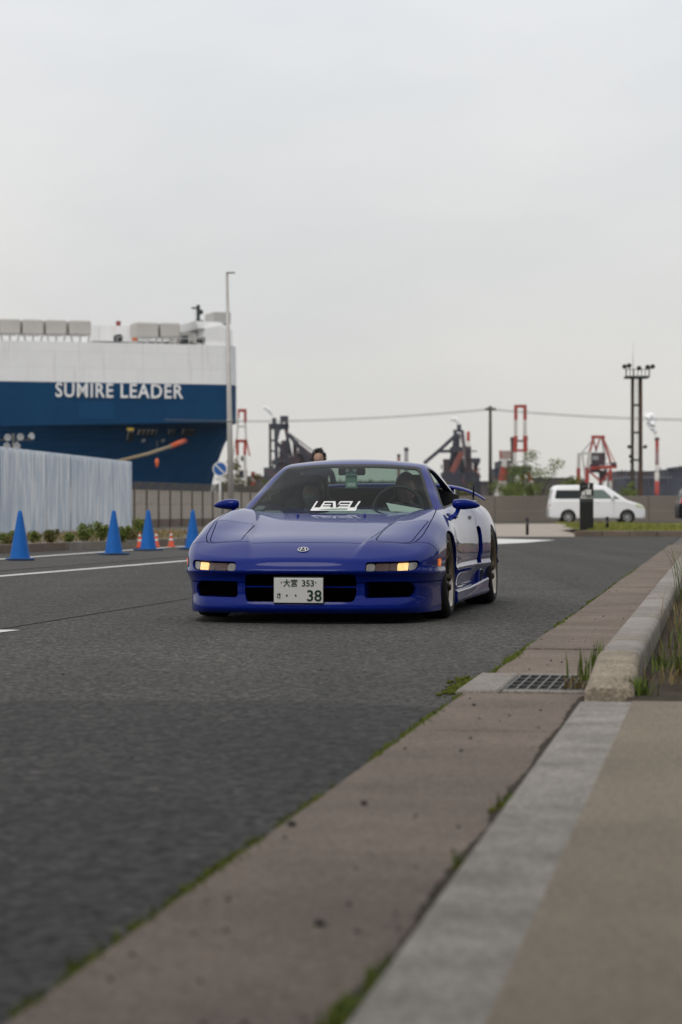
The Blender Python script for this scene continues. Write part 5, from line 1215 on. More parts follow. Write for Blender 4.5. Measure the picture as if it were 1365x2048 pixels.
def level(z, uf, us, B=16.0, L=110.0, n=14, e=1.0):
    near = [(-L, 0.0), (-L * .5, 0), (uf - 4, 0)] + [(uf + (us - uf) * math.sin(math.pi / 2 * i / n)**e, B * (1 - math.cos(math.pi / 2 * i / n))) for i in range(n + 1)]
    return [Vector((u, v, z)) for u, v in near] + [Vector((u, 2 * B - v, z)) for u, v in near[::-1][1:]]
def bowlevel(z, bl, px, e=1.0):
    """plan curve at height z whose bow, bl metres long, reaches photo column px as seen from the camera"""
    lo_, hi_ = -20.0, 90.0
    for _ in range(40):
        us = (lo_ + hi_) / 2; m_ = -1e9
        for p in level(z, us - bl, us, e=e):
            w = ship.matrix_world @ p; m_ = max(m_, CXP + FPX * w.x / w.y)
        if m_ > px: hi_ = us
        else: lo_ = us
    return level(z, us - bl, us, e=e), us
def loft(name, levels, material, parent, cap=True, smooth=True):
    V = []; n = len(levels[0]); Fm = []
    for l in levels: V += l
    for j in range(len(levels) - 1):
        for i in range(n): Fm.append((j * n + i, j * n + (i + 1) % n, (j + 1) * n + (i + 1) % n, (j + 1) * n + i))
    if cap: Fm += [tuple(range((len(levels) - 1) * n, len(levels) * n)), tuple(range(n))[::-1]]
    o = mesh(name, V, Fm, material, parent); bm = bmesh.new(); bm.from_mesh(o.data); bmesh.ops.recalc_face_normals(bm, faces=bm.faces[:]); bm.to_mesh(o.data); bm.free()
    return o
zk, zb_, zt_ = sloc(300, 843).z, sloc(200, 765.5).z, sloc(100, 683).z
up_, uB = bowlevel(zk, 6.5, 473, .55); lv_ = [bowlevel(z, bl, px, e)[0] for z, bl, px, e in ((-4, 110, 404, 1), (0, 104, 412, 1), (4, 96, 422, 1), (8, 84, 434, 1), (11.5, 68, 449, 1), (zk - 1.2, 50, 463, 1), (zk, 6.5, 473, .55), (zb_, 6.5, 473, .55))]
hull = loft('hull', lv_, BLUE, ship)
loft('upper_hull', [level(zb_ + .02, uB - 6.5, uB + .04, e=.55), level(zt_, uB - 6.5, uB - .1, e=.55)], SWHT, ship)
# paint patch and name
pa_, pb_ = sloc(158, 803), sloc(229, 838); MB().box(((pa_.x + pb_.x) / 2, -.02, (pa_.z + pb_.z) / 2), (pb_.x - pa_.x, .06, pa_.z - pb_.z)).build('repainted_patch', mat('fresher blue', (.0004, .052, .138), rough=.5, spec=.15), hull)
n0, n1 = sloc(111, 797), sloc(365, 797); nt_ = sloc(238, 768.5); nb_ = sloc(238, 797.5)
text_obj('SUMIRE', (nt_.z - nb_.z) * 1.37, 'name_lettering', SWHT, hull, .05, Matrix.Translation(((n0.x + sloc(226.5, 797).x) / 2, -.15, (nt_.z + nb_.z) / 2)), sloc(226.5, 797).x - n0.x, .05, space=1.12)
text_obj('LEADER', (nt_.z - nb_.z) * 1.37, 'name_lettering', SWHT, hull, .05, Matrix.Translation(((sloc(240, 797).x + n1.x) / 2, -.15, (nt_.z + nb_.z) / 2)), n1.x - sloc(240, 797).x, .05, space=1.12)
# deck house parts and vents
def sbox(name, x0, y0, x1, y1, v, depth, m, parent=None, bev=.0):
    a, b = sloc(x0, y0, v), sloc(x1, y1, v); return MB().box(((a.x + b.x) / 2, v + depth / 2, (a.z + b.z) / 2), (abs(b.x - a.x), depth, abs(a.z - b.z)), bev=bev).build(name, m, parent or ship)
fb = sloc(411, 668); ft_ = sloc(411, 645, 2)
blk = MB(); xb0, xb1 = sloc(411, 660).x, uB - 3.0; z0_, z1_ = zt_ - .05, sloc(420, 655).z; zr = sloc(440, 645, 3).z
blk.prism([(xb0, z0_), (uB - 2.9, z0_), (uB - 2.9, z1_ - .3), (xb1 - 2.0, z1_ + .4), (xb0 + .4, z1_)], .5, 31.5, 'y'); blk.build('forward_house', SWHT, ship)
MB().prism([(xb0 - .6, z1_ + .0), (xb1 - .2, z1_ + .0), (xb1 - 1.6, zr), (xb0 - 1.2, zr + .1)], 2.0, 30, 'y').build('house_roof', mat('bright white roof', (.8, .8, .8), rough=.4), ship)
sbox('deck_house', 184, 651, 274, 683.4, 9, 12, SWHT); sbox('deck_house', 274, 663, 366, 683.4, 14, 8, SWHT)
sbox('deck_house', 362, 664, 412, 683.4, 6, 12, GREYS); sbox('roof_locker', 428, 624, 462, 648, 10, 6, GREYS)
VENT = mat('vent housing', (.47, .45, .42), rough=.6, noise=(.4, .05))
for i, (x0, x1, y0, y1) in enumerate(((-46, -4, 636, 668), (0, 42, 637, 668), (46.5, 88.5, 638, 669), (93, 134, 639, 669.5), (140, 183, 640, 670), (272, 318, 644, 675), (322.5, 361, 645, 675))):
    sbox('vent_box', x0, y0, x1, y1, 2.5, 4.5, VENT, bev=.2); 
    for t in (.15, .5, .85): a = sloc(x0 + (x1 - x0) * t, y1, 3); MB().bar((a.x, 3.2, zt_ - .2), (a.x + .9 * (t - .5), 3.2, a.z + .2), .25).build('vent_leg', GREYS, ship)
for x0, x1 in ((-50, 186), (236, 412)):
    a, b = sloc(x0, 683), sloc(x1, 683)
    MB().bar((a.x, .3, zt_ + 1.0), (b.x, .3, zt_ + 1.0), .07).build('handrail', SWHT, ship)
    k = a.x
    while k < b.x: MB().bar((k, .3, zt_), (k, .3, zt_ + 1.0), .06).build('rail_post', SWHT, ship); k += 2.4
a = sloc(397, 610, 7); mst = MB().bar((a.x, 7, zt_), (a.x, 7, a.z), .5).build('mast', DKS, ship); b = sloc(384, 616, 7); MB().bar((b.x, 7, b.z), (a.x, 7, b.z), .3).build('yard_arm', DKS, mst)
c = sloc(402, 624, 7); MB().ball(c, .45, 10, 6).build('radar_dome', DKS, mst)
for px, py in ((399, 641), (400, 652)): c = sloc(px, py, 7); MB().bar((c.x - .6, 7, c.z), (c.x + .7, 7, c.z), .2).build('mast_bracket', DKS, mst)
for i in range(8): c = sloc(388.5, 622 + i * 6, 7); MB().bar((c.x, 7, c.z), (a.x, 7, c.z), .09).build('mast_rung', GREYS, mst)
sbox('winch', 400, 675, 414, 685, .6, 2, DKS); sbox('winch', 369, 671, 377, 686, .6, 2, DKS); sbox('winch', 388, 668, 393, 686, 1.2, 1, GREYS)
sbox('red_lamp_housing', 235, 642, 242, 651, 5, 1, mat('ship red', (.28, .03, .02), rough=.6)); sbox('boat_davit', 233, 668, 247, 683, .8, 2.5, DKS, bev=.3); sbox('life_ring_rack', 266, 675, 275, 682, .6, .6, mat('orange fittings', (.6, .16, .04), rough=.6))
# mooring deck openings under the flare, ropes, fender
bpy.context.view_layer.update(); dgx = bpy.context.evaluated_depsgraph_get(); hw = hull
def onhull(px, py):
    o = ship.matrix_world.inverted() @ Vector((0, 0, HCAM)); p = ship.matrix_world.inverted() @ at(px, py, 390.0); ok, loc, nn, i = hw.ray_cast(o, (p - o).normalized()); return (loc, nn) if ok else (sloc(px, py), Vector((0, -1, 0)))
PAINTED_LIT = mat('painted mooring deck light', (.55, .53, .48), rough=.6)  # light inside the deck openings is put in as a pale panel colour
for x0, y0, x1, y1, m in ((254, 862, 268, 878, PAINTED_LIT), (275, 859, 314, 867.5, PAINTED_LIT), (336, 859, 351, 867, PAINTED_LIT), (364, 858, 390, 867, PAINTED_LIT), (283, 878, 291, 883, GREYS), (322, 878, 330, 882, GREYS)):
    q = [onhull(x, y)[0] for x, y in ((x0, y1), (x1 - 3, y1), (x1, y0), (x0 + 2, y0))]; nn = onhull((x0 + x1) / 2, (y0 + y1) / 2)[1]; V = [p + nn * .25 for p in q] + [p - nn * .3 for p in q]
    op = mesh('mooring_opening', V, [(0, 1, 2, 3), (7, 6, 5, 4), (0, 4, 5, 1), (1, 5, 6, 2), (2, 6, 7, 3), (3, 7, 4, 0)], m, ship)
    if x1 - x0 > 10:
        c_ = [p + nn * .30 for p in [(q[0] * .75 + q[2] * .25), (q[0] * .35 + q[2] * .65)]]; nb = 2 if x1 - x0 < 20 else 4
        for i in range(nb): t = (i + .6) / (nb + .2); p = (q[0] * (1 - t) + q[1] * t) + nn * .3; p2_ = (q[3] * (1 - t) + q[2] * t) + nn * .3; MB().bar(p, p2_, .45).build('opening_post', DKS, op)
sbox('yellow_rail', 255, 856, 268, 861, -.3, .3, mat('yellow fittings', (.45, .30, .03), rough=.6), hull)
rp0, rp1, rpm = onhull(371, 881)[0], Vector(), onhull(336, 891)[0]
MWS = ship.matrix_world; r0 = MWS @ rp0; rend = at(214, 928, 205)
rope = empty('mooring_rope', (rend.x, rend.y, 0)); tag(rope, 'tan mooring rope with orange end running down from the ship bow', 'rope'); off = Vector((rend.x, rend.y, 0)); rm_ = r0.lerp(rend, .30) + Vector((0, 0, -.2))
MB().tube([r0 - off, r0.lerp(rm_, .5) - off, rm_ - off], [.42, .40, .36], 8).build('orange_sleeve', mat('orange rope', (.62, .10, .03), rough=.8), rope)
MB().tube([rm_ - off, r0.lerp(rend, .65) + Vector((0, 0, -.25)) - off, rend - off], [.24, .19, .13], 8).build('rope', mat('tan rope', (.30, .23, .13), rough=.9), rope)
MB().tube([rend - off, Vector((0, 0, -3))], [.13, .13], 8).build('rope_tail', MATS['tan rope'], rope)
bf = at(314.5, 925, 340); bo = empty('hanging_buoy', (bf.x, bf.y, bf.z)); tag(bo, 'small orange buoy hanging in front of the dark ship bow', 'buoy'); MB().lathe([(.0001, -.75), (.16, -.5), (.28, 0), (.24, .42), (.0001, .62)], 14).build('float', mat('buoy orange', (.7, .13, .03), rough=.5), bo); MB().tube([(0, 0, .6), (0, 0, 3.2)], .04, 6).build('line', STEEL, bo)

# ------------------------------------------------------------------ power line, light tower
WOODP = mat('weathered pole', (.075, .068, .055), rough=.9, noise=(3, .3)); UP = onY(981, 220, 0); up = empty('utility_pole', UP); kz = 220 / FPX; ztop = at(0, 812, 220).z; tag(up, 'dark utility pole carrying the power line', 'utility pole')
MB().tube([(0, 0, 0), (0, 0, ztop)], [.19, .14], 10).build('pole', WOODP, up); MB().bar((-.45, 0, ztop - .35), (.50, 0, ztop - .35), .12).build('crossarm', WOODP, up)
for x in (-.40, -.2, .22, .45): MB().lathe([(.05, 0), (.07, .1), (.03, .2), (.0001, .22)], 8, Matrix.Translation((x, 0, ztop - .32))).build('insulator', DKS, up)
wr = empty('power_line', UP); tag(wr, 'sagging bundle of power cables crossing the sky to the utility pole', 'cable')
def cable(pts, r): MB().tube([Vector(p) - UP for p in pts], r, 6).build('cable', mat('cable grey', (.12, .12, .12), rough=.7), wr)
def sag(a, b, c, dz, n=14): return [a.lerp(b, t / n) + Vector((0, 0, -c * 4 * (t / n) * (1 - t / n) + dz)) for t in range(n + 1)]
A_, B_, C_ = at(330, 838, 260), at(981, 817, 220), at(1560, 838, 200)
for dz in (0, -.14): cable(sag(A_, B_, .55, dz), .022); cable(sag(B_, C_, .35, dz), .022)
RUST = mat('rusty tower steel', (.085, .045, .028), rough=.85, noise=(1.2, .4), mottle=(.7, (.04, .035, .03), .45, .65)); DARKT = mat('dark tower steel', (.045, .048, .045), rough=.7)
YT = 210; TW = onY(1275, YT, 0); tw = empty('light_tower', TW); tag(tw, 'tall rusty steel light tower with a railed lamp platform', 'light tower'); kt = YT / FPX
zp = at(0, 754, YT).z; hwid = 8.5 * kt
for sx, w in ((-1, .14), (1, .20)):
    for yy_ in (0, 1.2): MB().bar((sx * hwid, yy_, 0), (sx * hwid * .9, yy_, zp), w).build('leg', RUST if sx > 0 else MATS.setdefault('tower leg dark', mat('tower leg', (.06, .048, .036), rough=.85, noise=(1, .3))), tw)
MB().bar((0, .6, 0), (0, .6, zp), .05).build('ladder_rail', GREYS, tw)
for py in (810, 865, 920): z = at(0, py, YT).z; MB().bar((-hwid, 0, z), (hwid, 0, z), .16).build('cross_brace', DARKT, tw); MB().bar((-hwid, 1.2, z), (hwid, 1.2, z), .12).build('cross_brace', DARKT, tw)
pw = 23 * kt; MB().box((0, .6, zp), (pw * 2, 1.9, .18)).build('platform', DARKT, tw); zr_ = at(0, 738, YT).z
for sx in (-1, -.66, -.33, 0, .33, .66, 1): MB().bar((sx * pw, -.3, zp), (sx * pw, -.3, zr_), .06 if abs(sx) < 1 else .1).build('rail_post', DARKT, tw)
MB().bar((-pw, -.3, zr_ - .05), (pw, -.3, zr_ - .05), .05).build('handrail', DARKT, tw)
for dx, dy in ((-27, 733), (-18, 731), (2, 736), (19, 734), (29, 733)):
    z = at(0, dy, YT).z; M = Matrix.Translation((dx * kt, -.5, z)) @ Matrix.Rotation(R(115), 4, 'X'); b = MB(); b.lathe([(.08, -.2), (.14, -.12), (.22, .1), (.0001, .08)], 12, M); b.bar((dx * kt, -.4, z), (max(-pw, min(pw, dx * kt * .9)), -.3, zr_ - .1), .06); b.build('floodlight', DARKT, tw)
MB().tube([(-6.5 * kt, .6, zp), (-6.5 * kt, .6, at(0, 685, YT).z)], [.04, .015], 6).build('lightning_rod', GREYS, tw)
for sx, py in ((-17, 893), (15, 893), (-14, 912), (-12, 922)):
    z = at(0, py, YT).z; M = Matrix.Translation((sx * kt, -.2, z)) @ Matrix.Rotation(R(110), 4, 'X'); b = MB(); b.lathe([(.07, -.15), (.18, .1), (.0001, .08)], 10, M); b.bar((sx * kt, 0, z - .1), (math.copysign(hwid, sx), 0, z - .15), .06); b.build('side_floodlight', DARKT, tw)

# ------------------------------------------------------------------ far shore: steelworks and cranes
IRON = mat('dark ironwork', (.030, .032, .050), rough=.8, noise=(.2, .3)); IRON2 = mat('purple brown ironwork', (.070, .042, .050), rough=.85, noise=(.15, .35)); IRED = mat('crane red', (.36, .040, .028), rough=.7, noise=(.3, .15)); IWHT = mat('crane white', (.55, .52, .48), rough=.7, noise=(.3, .1)); SHED = mat('far shed cladding', (.085, .065, .068), rough=.9, noise=(.05, .25)); SHEDB = mat('far shed blue', (.05, .055, .075), rough=.9, noise=(.05, .3)); PINK = mat('rusty conveyor', (.22, .06, .05), rough=.85, noise=(.2, .3))
class Far:
    def __init__(s, name, label, cat, px, Y, group=None): s.Y = Y; s.o = empty(name, onY(px, Y, 0)); s.px = px; s.k = Y / FPX; tag(s.o, label, cat, group)
    def p(s, x, y, d=0.0): return Vector(((x - s.px) * s.k, d, max(.0, at(0, y, s.Y).z)))
    def bar(s, nm, m, pts, w, d=0.0, h=None):
        b = MB()
        for (x0, y0), (x1, y1) in zip(pts, pts[1:]): b.bar(s.p(x0, y0, d), s.p(x1, y1, d), w * s.k * 1.2, (h or w) * s.k * 1.2)
        b.build(nm, m, s.o); return s
    def box(s, nm, m, x0, y0, x1, y1, d=0.0, dep=None):
        a, b = s.p(x0, y0), s.p(x1, y1); dep = dep or abs(b.x - a.x); MB().box(((a.x + b.x) / 2, d, (a.z + b.z) / 2), (abs(b.x - a.x), dep, abs(a.z - b.z))).build(nm, m, s.o); return s
    def drum(s, nm, m, x0, x1, y0, y1, d=0.0, prof=None):
        a, b = s.p(x0, y1), s.p(x1, y0); r = abs(b.x - a.x) / 2; h = b.z - a.z; c = (a.x + b.x) / 2
        MB().lathe([(r * k, a.z + h * t) for k, t in (prof or [(1, 0), (1, 1), (.0001, 1)])], 20, Matrix.Translation((c, d, 0))).build(nm, m, s.o); return s
f1_ = Far('blast_furnace', 'dark blast furnace with square towers and conveyors left of the standing person', 'furnace', 570, 1500)
f1_.box('tower', IRON, 545, 836, 553, 852).box('tower', IRON, 561, 832, 577, 845).bar('leg', IRON, [(563, 845), (562, 860)], 3).bar('leg', IRON, [(574, 845), (575, 900)], 4).bar('platform', IRON, [(538, 853), (578, 853)], 4, 0, 10)
f1_.bar('column', mat('brown column', (.055, .045, .04), rough=.9), [(541, 852), (541, 960)], 4.5).bar('column', IRON, [(552, 853), (554, 950)], 6).bar('column', IRON, [(570, 850), (584, 920)], 5, 4).bar('brace', IRON, [(560, 855), (553, 885)], 4).bar('brace', IRON, [(556, 885), (580, 930)], 5)
f1_.drum('furnace_shell', IRON2, 556, 580, 880, 962, 10, [(1, 0), (1, .4), (.75, .8), (.45, 1), (.0001, 1)]).box('casting_house', IRON2, 555, 915, 600, 990, 8).box('stock_house', IRON2, 590, 905, 625, 990, 12).box('lift_house', IRON2, 586, 880, 595, 920, 4)
f1_.bar('downcomer', IRON, [(577, 868), (600, 895), (622, 930)], 6, -3).bar('conveyor', IRON2, [(588, 884), (640, 925)], 8, 2).bar('conveyor_rail', IRON, [(578, 866), (640, 912)], 2, 6).bar('conveyor', PINK, [(597, 898), (640, 935)], 6, 14).bar('brace', IRON, [(556, 905), (545, 935)], 3).bar('gallery', IRON, [(541, 880), (556, 882)], 3).bar('gallery', IRON, [(541, 902), (556, 902)], 3).bar('gallery', IRON, [(541, 925), (575, 922)], 4).box('base_building', SHEDB, 528, 935, 560, 992, 4).box('base_building', SHED, 560, 945, 640, 992, 3)
f2_ = Far('blast_furnace', 'tall dark blast furnace with long sloping conveyor right of the car roof', 'furnace', 918, 1500)
f2_.drum('top_bell', IRON, 914, 923, 849, 864).bar('leg', IRON, [(911, 861), (908, 895)], 5).bar('leg', IRON, [(925, 862), (929, 895)], 5).bar('platform', IRON, [(907, 862), (927, 862)], 4).bar('platform', IRON, [(905, 875), (929, 875)], 3).drum('furnace_top', IRON, 909, 921, 866, 896, 6)
f2_.box('platform_house', IRON, 902, 894, 934, 906, 4, 20).drum('furnace_shell', IRON, 896, 932, 903, 965, 6, [(1, 0), (1, .35), (.8, .7), (.6, 1), (.0001, 1)]).bar('conveyor', IRON, [(910, 872), (880, 900), (848, 927)], 6, -6).bar('downcomer', mat('pale pipe', (.16, .13, .13), rough=.8), [(921, 868), (927, 900), (930, 935)], 4, -8).bar('inclined_bridge', PINK, [(922, 905), (902, 945)], 9, -14).box('stock_house', IRON2, 887, 918, 900, 960, 2).box('stock_house', IRON2, 930, 893, 943, 960, 2).bar('crane_arm', IRON, [(938, 903), (955, 902)], 2).box('lift_house', IRON, 943, 916, 961, 926, 2).drum('stove', IRON2, 948, 957, 926, 990, 4).drum('stove', IRON, 936, 946, 925, 990, 4).bar('gallery', IRON, [(880, 903), (905, 902)], 5).box('casting_house', IRON, 885, 945, 960, 992, 10).box('side_house', SHED, 955, 962, 985, 992, 6)
st1 = Far('chimney', 'short red and white chimney behind the tall dark furnace', 'chimney', 937, 1560); st1.drum('shaft', IWHT, 933.5, 940.5, 882, 900).drum('red_cap', IRED, 933.5, 940.5, 863, 882).drum('base_shaft', IRED, 933.5, 940.5, 900, 990)
st2 = Far('chimney', 'grey chimney with dark top just above the car roof', 'chimney', 813, 1600); st2.drum('shaft', mat('grey chimney', (.26, .24, .25), rough=.9), 809, 817, 902, 990).drum('dark_top', IRON, 808.5, 817.5, 895, 902)
st3 = Far('chimney', 'small reddish chimney with dark top just above the car roof', 'chimney', 798, 1600); st3.drum('shaft', PINK, 795, 801, 914, 990).drum('dark_top', IRON, 794.5, 801.5, 908, 914)
st4 = Far('chimney', 'striped red and white chimney with thick steam at the far right', 'chimney', 1314.5, 1450)
for y0, y1, m, r in ((875, 893, IRED, 3.7), (893, 905, mat('faded red', (.30, .10, .09), rough=.8), 3.7), (905, 930, mat('greyish pink', (.26, .17, .17), rough=.85), 3.9), (930, 945, IWHT, 4.0), (945, 962, IWHT, 4.6), (962, 990, IRED, 4.6)): st4.drum('band', m, 1314.5 - r, 1314.5 + r, y0, y1)
st4.drum('rim', IRON2, 1309.5, 1319.5, 875, 880)
def clutter(F_, x0, x1, y0, y1, n, seed):
    rr = random.Random(seed)
    for i in range(n):
        x = rr.uniform(x0, x1); y = y1 + (y0 - y1) * rr.random()**1.5 * (1 - abs(x - (x0 + x1) / 2) / (x1 - x0)); L = rr.uniform(4, 16); k = rr.random(); m = rr.choice([IRON, IRON2, IRON, PINK, SHEDB, MATS['pale pipe']])
        if k < .35: F_.bar('pipe', m, [(x, y), (x, y + L)], rr.uniform(.8, 2.2), rr.uniform(-12, 14))
        elif k < .65: F_.bar('walkway', m, [(x - L * .6, y), (x + L * .6, y + rr.uniform(-2, 2))], rr.uniform(.8, 2), rr.uniform(-12, 14))
        elif k < .85: F_.bar('brace', m, [(x - L * .4, y), (x + L * .4, y + L)], rr.uniform(.7, 1.6), rr.uniform(-12, 14))
        else: F_.box('small_house', m, x - L * .3, y, x + L * .3, y + L * .4, rr.uniform(-10, 10))
clutter(f1_, 536, 615, 850, 985, 46, 1); clutter(f2_, 880, 962, 868, 985, 50, 2)
# ship unloaders and gantry cranes
c1 = Far('gantry_crane', 'red and white striped gantry crane with raised boom beside the green tree', 'crane', 1037, 1150)
for x0, x1 in ((1032, 1030), (1050.5, 1051.5)):
    c1.bar('boom', IRED, [(x0, 812), (x0, 840)], 5.5).bar('boom', IWHT, [(x0, 840), (x0 - .3, 872)], 5.5).bar('mast', IRED, [(x0, 872), (x1, 904)], 7).bar('mast', IWHT, [(x1, 904), (x1 - .5, 935)], 6)
c1.bar('boom_tip', IRED, [(1029, 812.5), (1053.5, 812.5)], 5).bar('tie_beam', IRON2, [(1032, 882), (1050, 882)], 3).bar('tie_beam', IRED, [(1030, 901), (1052, 901)], 4).box('winch_house', IRON2, 1022, 874, 1029, 882, 3).box('winch_house', IRON2, 1051, 872, 1057, 881, 3).bar('back_mast', IRON, [(1026, 880), (1027, 930)], 4, 6)
c1.box('machinery_house', mat('pale machinery house', (.36, .27, .24), rough=.8), 1001, 901, 1024, 918, 5).bar('machinery_post', IRED, [(1000, 901), (1003, 916)], 2.5)
for (a, b, c_), d in ((((1010, 918), (1001, 962), (993, 992)), 0), (((1021, 920), (1014, 962), (1006, 992)), 8), (((1053, 935), (1062, 962), (1070, 992)), 0), (((1044, 935), (1050, 962), (1056, 992)), 8)): mid = (a[0] + (b[0] - a[0]) * .35, a[1] + (b[1] - a[1]) * .35); c1.bar('leg', IWHT, [a, mid], 7, d).bar('leg', IRED, [mid, b], 7, d).bar('leg', IWHT, [b, c_], 7, d)
c1.box('main_girder', IRON, 1020, 932, 1062, 941, 4, 14).box('trolley', IRON, 1022, 941, 1040, 950, 4, 8).bar('portal_beam', IRED, [(1012, 945), (1060, 945)], 6, 10).box('sill', IRON2, 1020, 965, 1050, 992, 20, 8)
c2 = Far('gantry_crane', 'red and white crane tower just right of the ship bow', 'crane', 485, 1150)
c2.bar('boom_tip', IRED, [(476, 821), (493, 821)], 5).bar('boom', IRED, [(491, 819), (491, 845)], 4.5).bar('boom', IRED, [(477.5, 819), (477.5, 835)], 3).bar('boom', IWHT, [(477, 835), (474, 880)], 3.5).bar('boom', IWHT, [(491, 845), (493, 880)], 3.5).bar('tie_beam', GREYS, [(477, 853), (492, 853)], 2.5).bar('portal', IRED, [(471, 882), (495, 882)], 5)
for x0, x1, x2 in ((475, 475.5, 474), (491, 490, 492)): c2.bar('mast', IRED, [(x0, 882), (x1, 910)], 5).bar('mast', IWHT, [(x1, 910), (x2, 990)], 5)
c2.bar('stay', IRED, [(494, 884), (500, 912)], 2.5).bar('stay', IWHT, [(472, 884), (466, 915)], 2.5).box('machinery_house', IRON, 478, 940, 494, 956, 6).bar('rear_leg', IRED, [(505, 943), (506, 985)], 7, 10).bar('rear_leg', IWHT, [(506, 955), (506, 962)], 7.4, 10).box('cabin', IRON, 482, 912, 487, 922, 2)
c3 = Far('gantry_crane', 'red A-frame quay crane behind the black sign pillar', 'crane', 1195, 1150)
c3.bar('head_beam', IRED, [(1184, 874), (1210, 874)], 5).box('sheave_house', IRON, 1184, 871, 1191, 878, 2).box('sheave_house', IRON, 1203, 871, 1210, 878, 2)
c3.bar('a_frame', IRED, [(1187, 877), (1180, 903)], 3.5).bar('a_frame', IWHT, [(1180, 903), (1176, 935)], 5.5).bar('front_leg', IRED, [(1175, 935), (1174, 992)], 6.5).bar('a_frame', IRED, [(1189, 877), (1195, 900)], 2.5, 5).bar('a_frame', IRED, [(1202, 877), (1194, 903)], 2.5, 5).bar('a_frame', IRED, [(1206, 877), (1222, 925)], 3.5).bar('a_frame', GREYS, [(1207, 877), (1214, 920)], 2.5, 6)
c3.bar('stay', IRON, [(1187, 878), (1164, 906)], 1.2).bar('stay', IRED, [(1208, 878), (1232, 928)], 1.5).bar('walkway', IRON, [(1182, 929), (1234, 926)], 1.5).bar('brace', IRED, [(1176, 940), (1204, 965)], 3).bar('brace', IRED, [(1221, 940), (1205, 962)], 3).bar('rear_leg', IWHT, [(1161, 906), (1160, 936)], 5, 6).bar('rear_leg', IRED, [(1160, 936), (1159, 992)], 6, 6).bar('brace', IWHT, [(1165, 908), (1171, 955)], 3).bar('top_beam', IWHT, [(1160, 908), (1180, 906)], 4).box('machinery', IRON2, 1186, 905, 1212, 930, 5).box('machinery', IRON, 1182, 928, 1200, 945, 3).box('cabin', mat('crane cabin grey', (.3, .3, .3), rough=.7), 1184, 912, 1195, 920, -4).bar('main_girder', IRED, [(1182, 936), (1234, 933)], 5, 0, 6).box('end_gallery', IRON, 1222, 925, 1233, 930, 0).bar('leg', IRON2, [(1205, 940), (1204, 985)], 7, 4).bar('leg', IRED, [(1221, 938), (1221, 962)], 5).bar('leg', IWHT, [(1221, 962), (1221, 992)], 5).bar('leg', IRON, [(1214, 938), (1212, 962)], 5, 5).bar('strut', IWHT, [(1208, 962), (1200, 985)], 3)
# long sheds of the works, each its own building
def shed(x0, y0, x1, Y, m, label, roof=None):
    s = Far('works_building', label, 'building', (x0 + x1) / 2, Y); s.box('wall', m, x0, y0, x1, 993, 0, 60); s.box('roof', roof or IRON, x0 - .5, y0 - 1.5, x1 + .5, y0, 0, 62)
    rr = random.Random(int(x0))
    for i in range(int((x1 - x0) / 6)): x = rr.uniform(x0 + 1, x1 - 3); w = rr.uniform(1, 4); s.box('roof_house', rr.choice([IRON, SHED, SHEDB, IRON2]), x, y0 - rr.uniform(1.5, 7), x + w, y0, rr.uniform(-20, 20))
    k = x0 + 6
    while k < x1 - 5: s.box('window_strip', IRON, k, y0 + 7, k + 3, y0 + 11, -30.2, .6); k += 9
    return s
shed(1137, 962, 1165, 1400, SHED, 'low purple grey shed between the minivan and the red A-frame crane'); shed(1224, 945, 1310, 1700, SHED, 'long brown works building behind the rusty light tower'); s_ = shed(1238, 957, 1330, 1500, SHEDB, 'blue grey works building in front of the long brown one', mat('pale roof', (.3, .3, .32), rough=.8))
shed(1318, 942, 1350, 1600, SHEDB, 'tall blue grey works block at the far right'); shed(1346, 936, 1400, 1650, IRON, 'dark works block cut by the right edge'); shed(960, 968, 1000, 1500, SHED, 'low brown works building behind the utility pole'); shed(995, 925, 1004, 1600, IRON, 'narrow dark tower block left of the striped crane'); shed(984, 940, 1024, 1620, SHEDB, 'blue dark works block behind the striped crane legs')
shed(1050, 958, 1140, 1700, SHED, 'long low works building behind the green tree'); shed(820, 968, 890, 1700, SHED, 'low works building hidden left of the furnace'); shed(494, 955, 540, 1650, SHED, 'low brown works building left of the square furnace'); shed(440, 970, 500, 1300, SHEDB, 'low shed below the crane by the ship bow'); shed(640, 965, 830, 1750, SHED, 'long works building hidden behind the blue car')
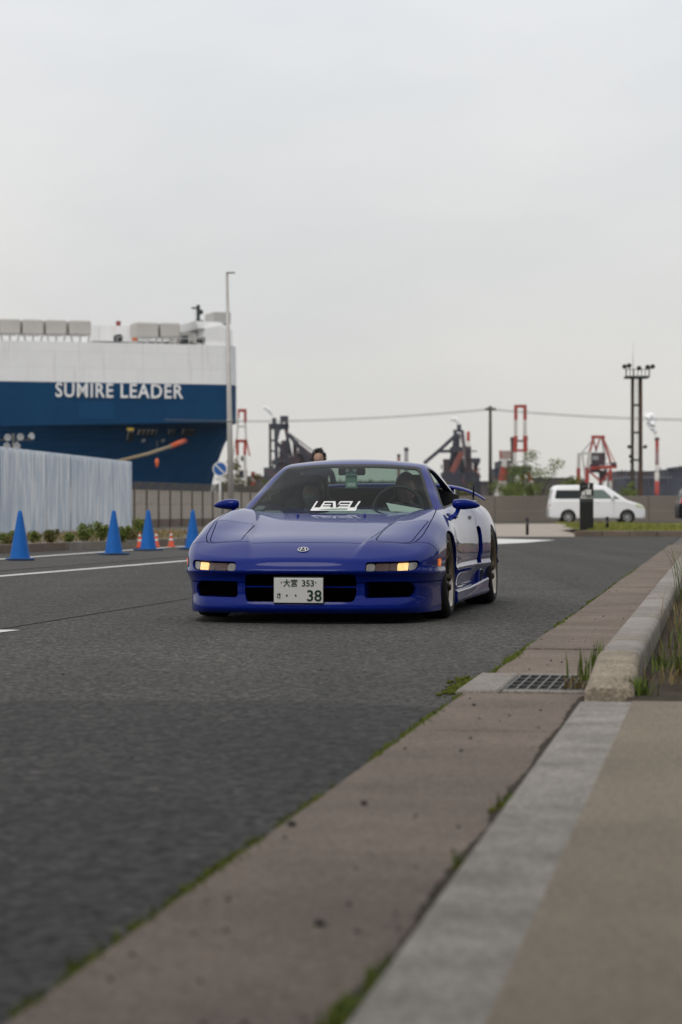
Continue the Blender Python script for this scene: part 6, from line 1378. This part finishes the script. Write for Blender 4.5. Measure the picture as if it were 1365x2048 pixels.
for px, py, Y, lb_ in ((1252, 940, 1480, 'slim dark stack just left of the rusty light tower'), (1270, 953, 1470, 'slim dark stack seen between the legs of the light tower'), (1297, 950, 1460, 'slim dark stack between light tower and striped chimney'), (1335, 938, 1450, 'slim dark stack right of the striped chimney')): Far('works_stack', lb_, 'stack', px, Y, 'slim stacks of the works').drum('pipe', IRON, px - 1.5, px + 1.5, py, 990)
clutter(c1, 994, 1068, 905, 990, 22, 3); clutter(c3, 1160, 1232, 905, 985, 24, 4)
# steam from the stacks
def steam(px, py, Y, blobs, label, dens):
    o = empty('steam_plume', at(px, py, Y)); o['label'] = label; o['category'] = 'steam'; k = Y / FPX; m = None
    m = mat('steam', (.97, .97, .97), rough=1.0, spec=0)
    for i, (x, y, r) in enumerate(blobs):
        b = MB(); rr = random.Random(i + int(px))
        for j in range(26): d = Vector((rr.gauss(0, 1), rr.gauss(0, 1), rr.gauss(0, 1))).normalized() * r * k * rr.uniform(.2, 1.0); b.ball(d, r * k * rr.uniform(.3, .6), 10, 7)
        b.build('puff', m, o, ((x - px) * k, rr.uniform(-.3, .3) * r * k, -(y - py) * k))
steam(1313, 873, 1450, [(1312, 869, 2.5), (1310, 863, 4), (1307, 856, 5.5), (1304, 848, 7.5), (1299, 840, 7), (1308, 840, 6), (1294, 833, 5), (1302, 832, 6)], 'thick white steam plume rising from the striped chimney', .5)
steam(546, 835, 1500, [(545, 831, 2), (542, 826, 3), (538, 821, 4), (533, 817, 3.5), (528, 815, 2.5)], 'small white steam plume above the square towered furnace', .35)
steam(918, 848, 1500, [(918, 845, 2.5), (914, 841, 4), (909, 838, 4), (904, 839, 2.5)], 'small white steam puff on top of the tall dark furnace', .35)
# ------------------------------------------------------------------ the hazy harbour air
hz = MB().box((0, 1080, 62), (3600, 2380, 140)).build('haze', None); hz['kind'] = 'stuff'; hz['label'] = 'thin haze of the harbour air'
hm = bpy.data.materials.new('harbour haze'); hm.use_nodes = True; nt = hm.node_tree; nt.nodes.clear(); out = nt.nodes.new('ShaderNodeOutputMaterial'); v = nt.nodes.new('ShaderNodeVolumePrincipled'); v.inputs['Color'].default_value = (.92, .93, .95, 1); v.inputs['Density'].default_value = .00003; v.inputs['Anisotropy'].default_value = .0; nt.links.new(v.outputs[0], out.inputs['Volume']); hz.data.materials.clear(); hz.data.materials.append(hm)
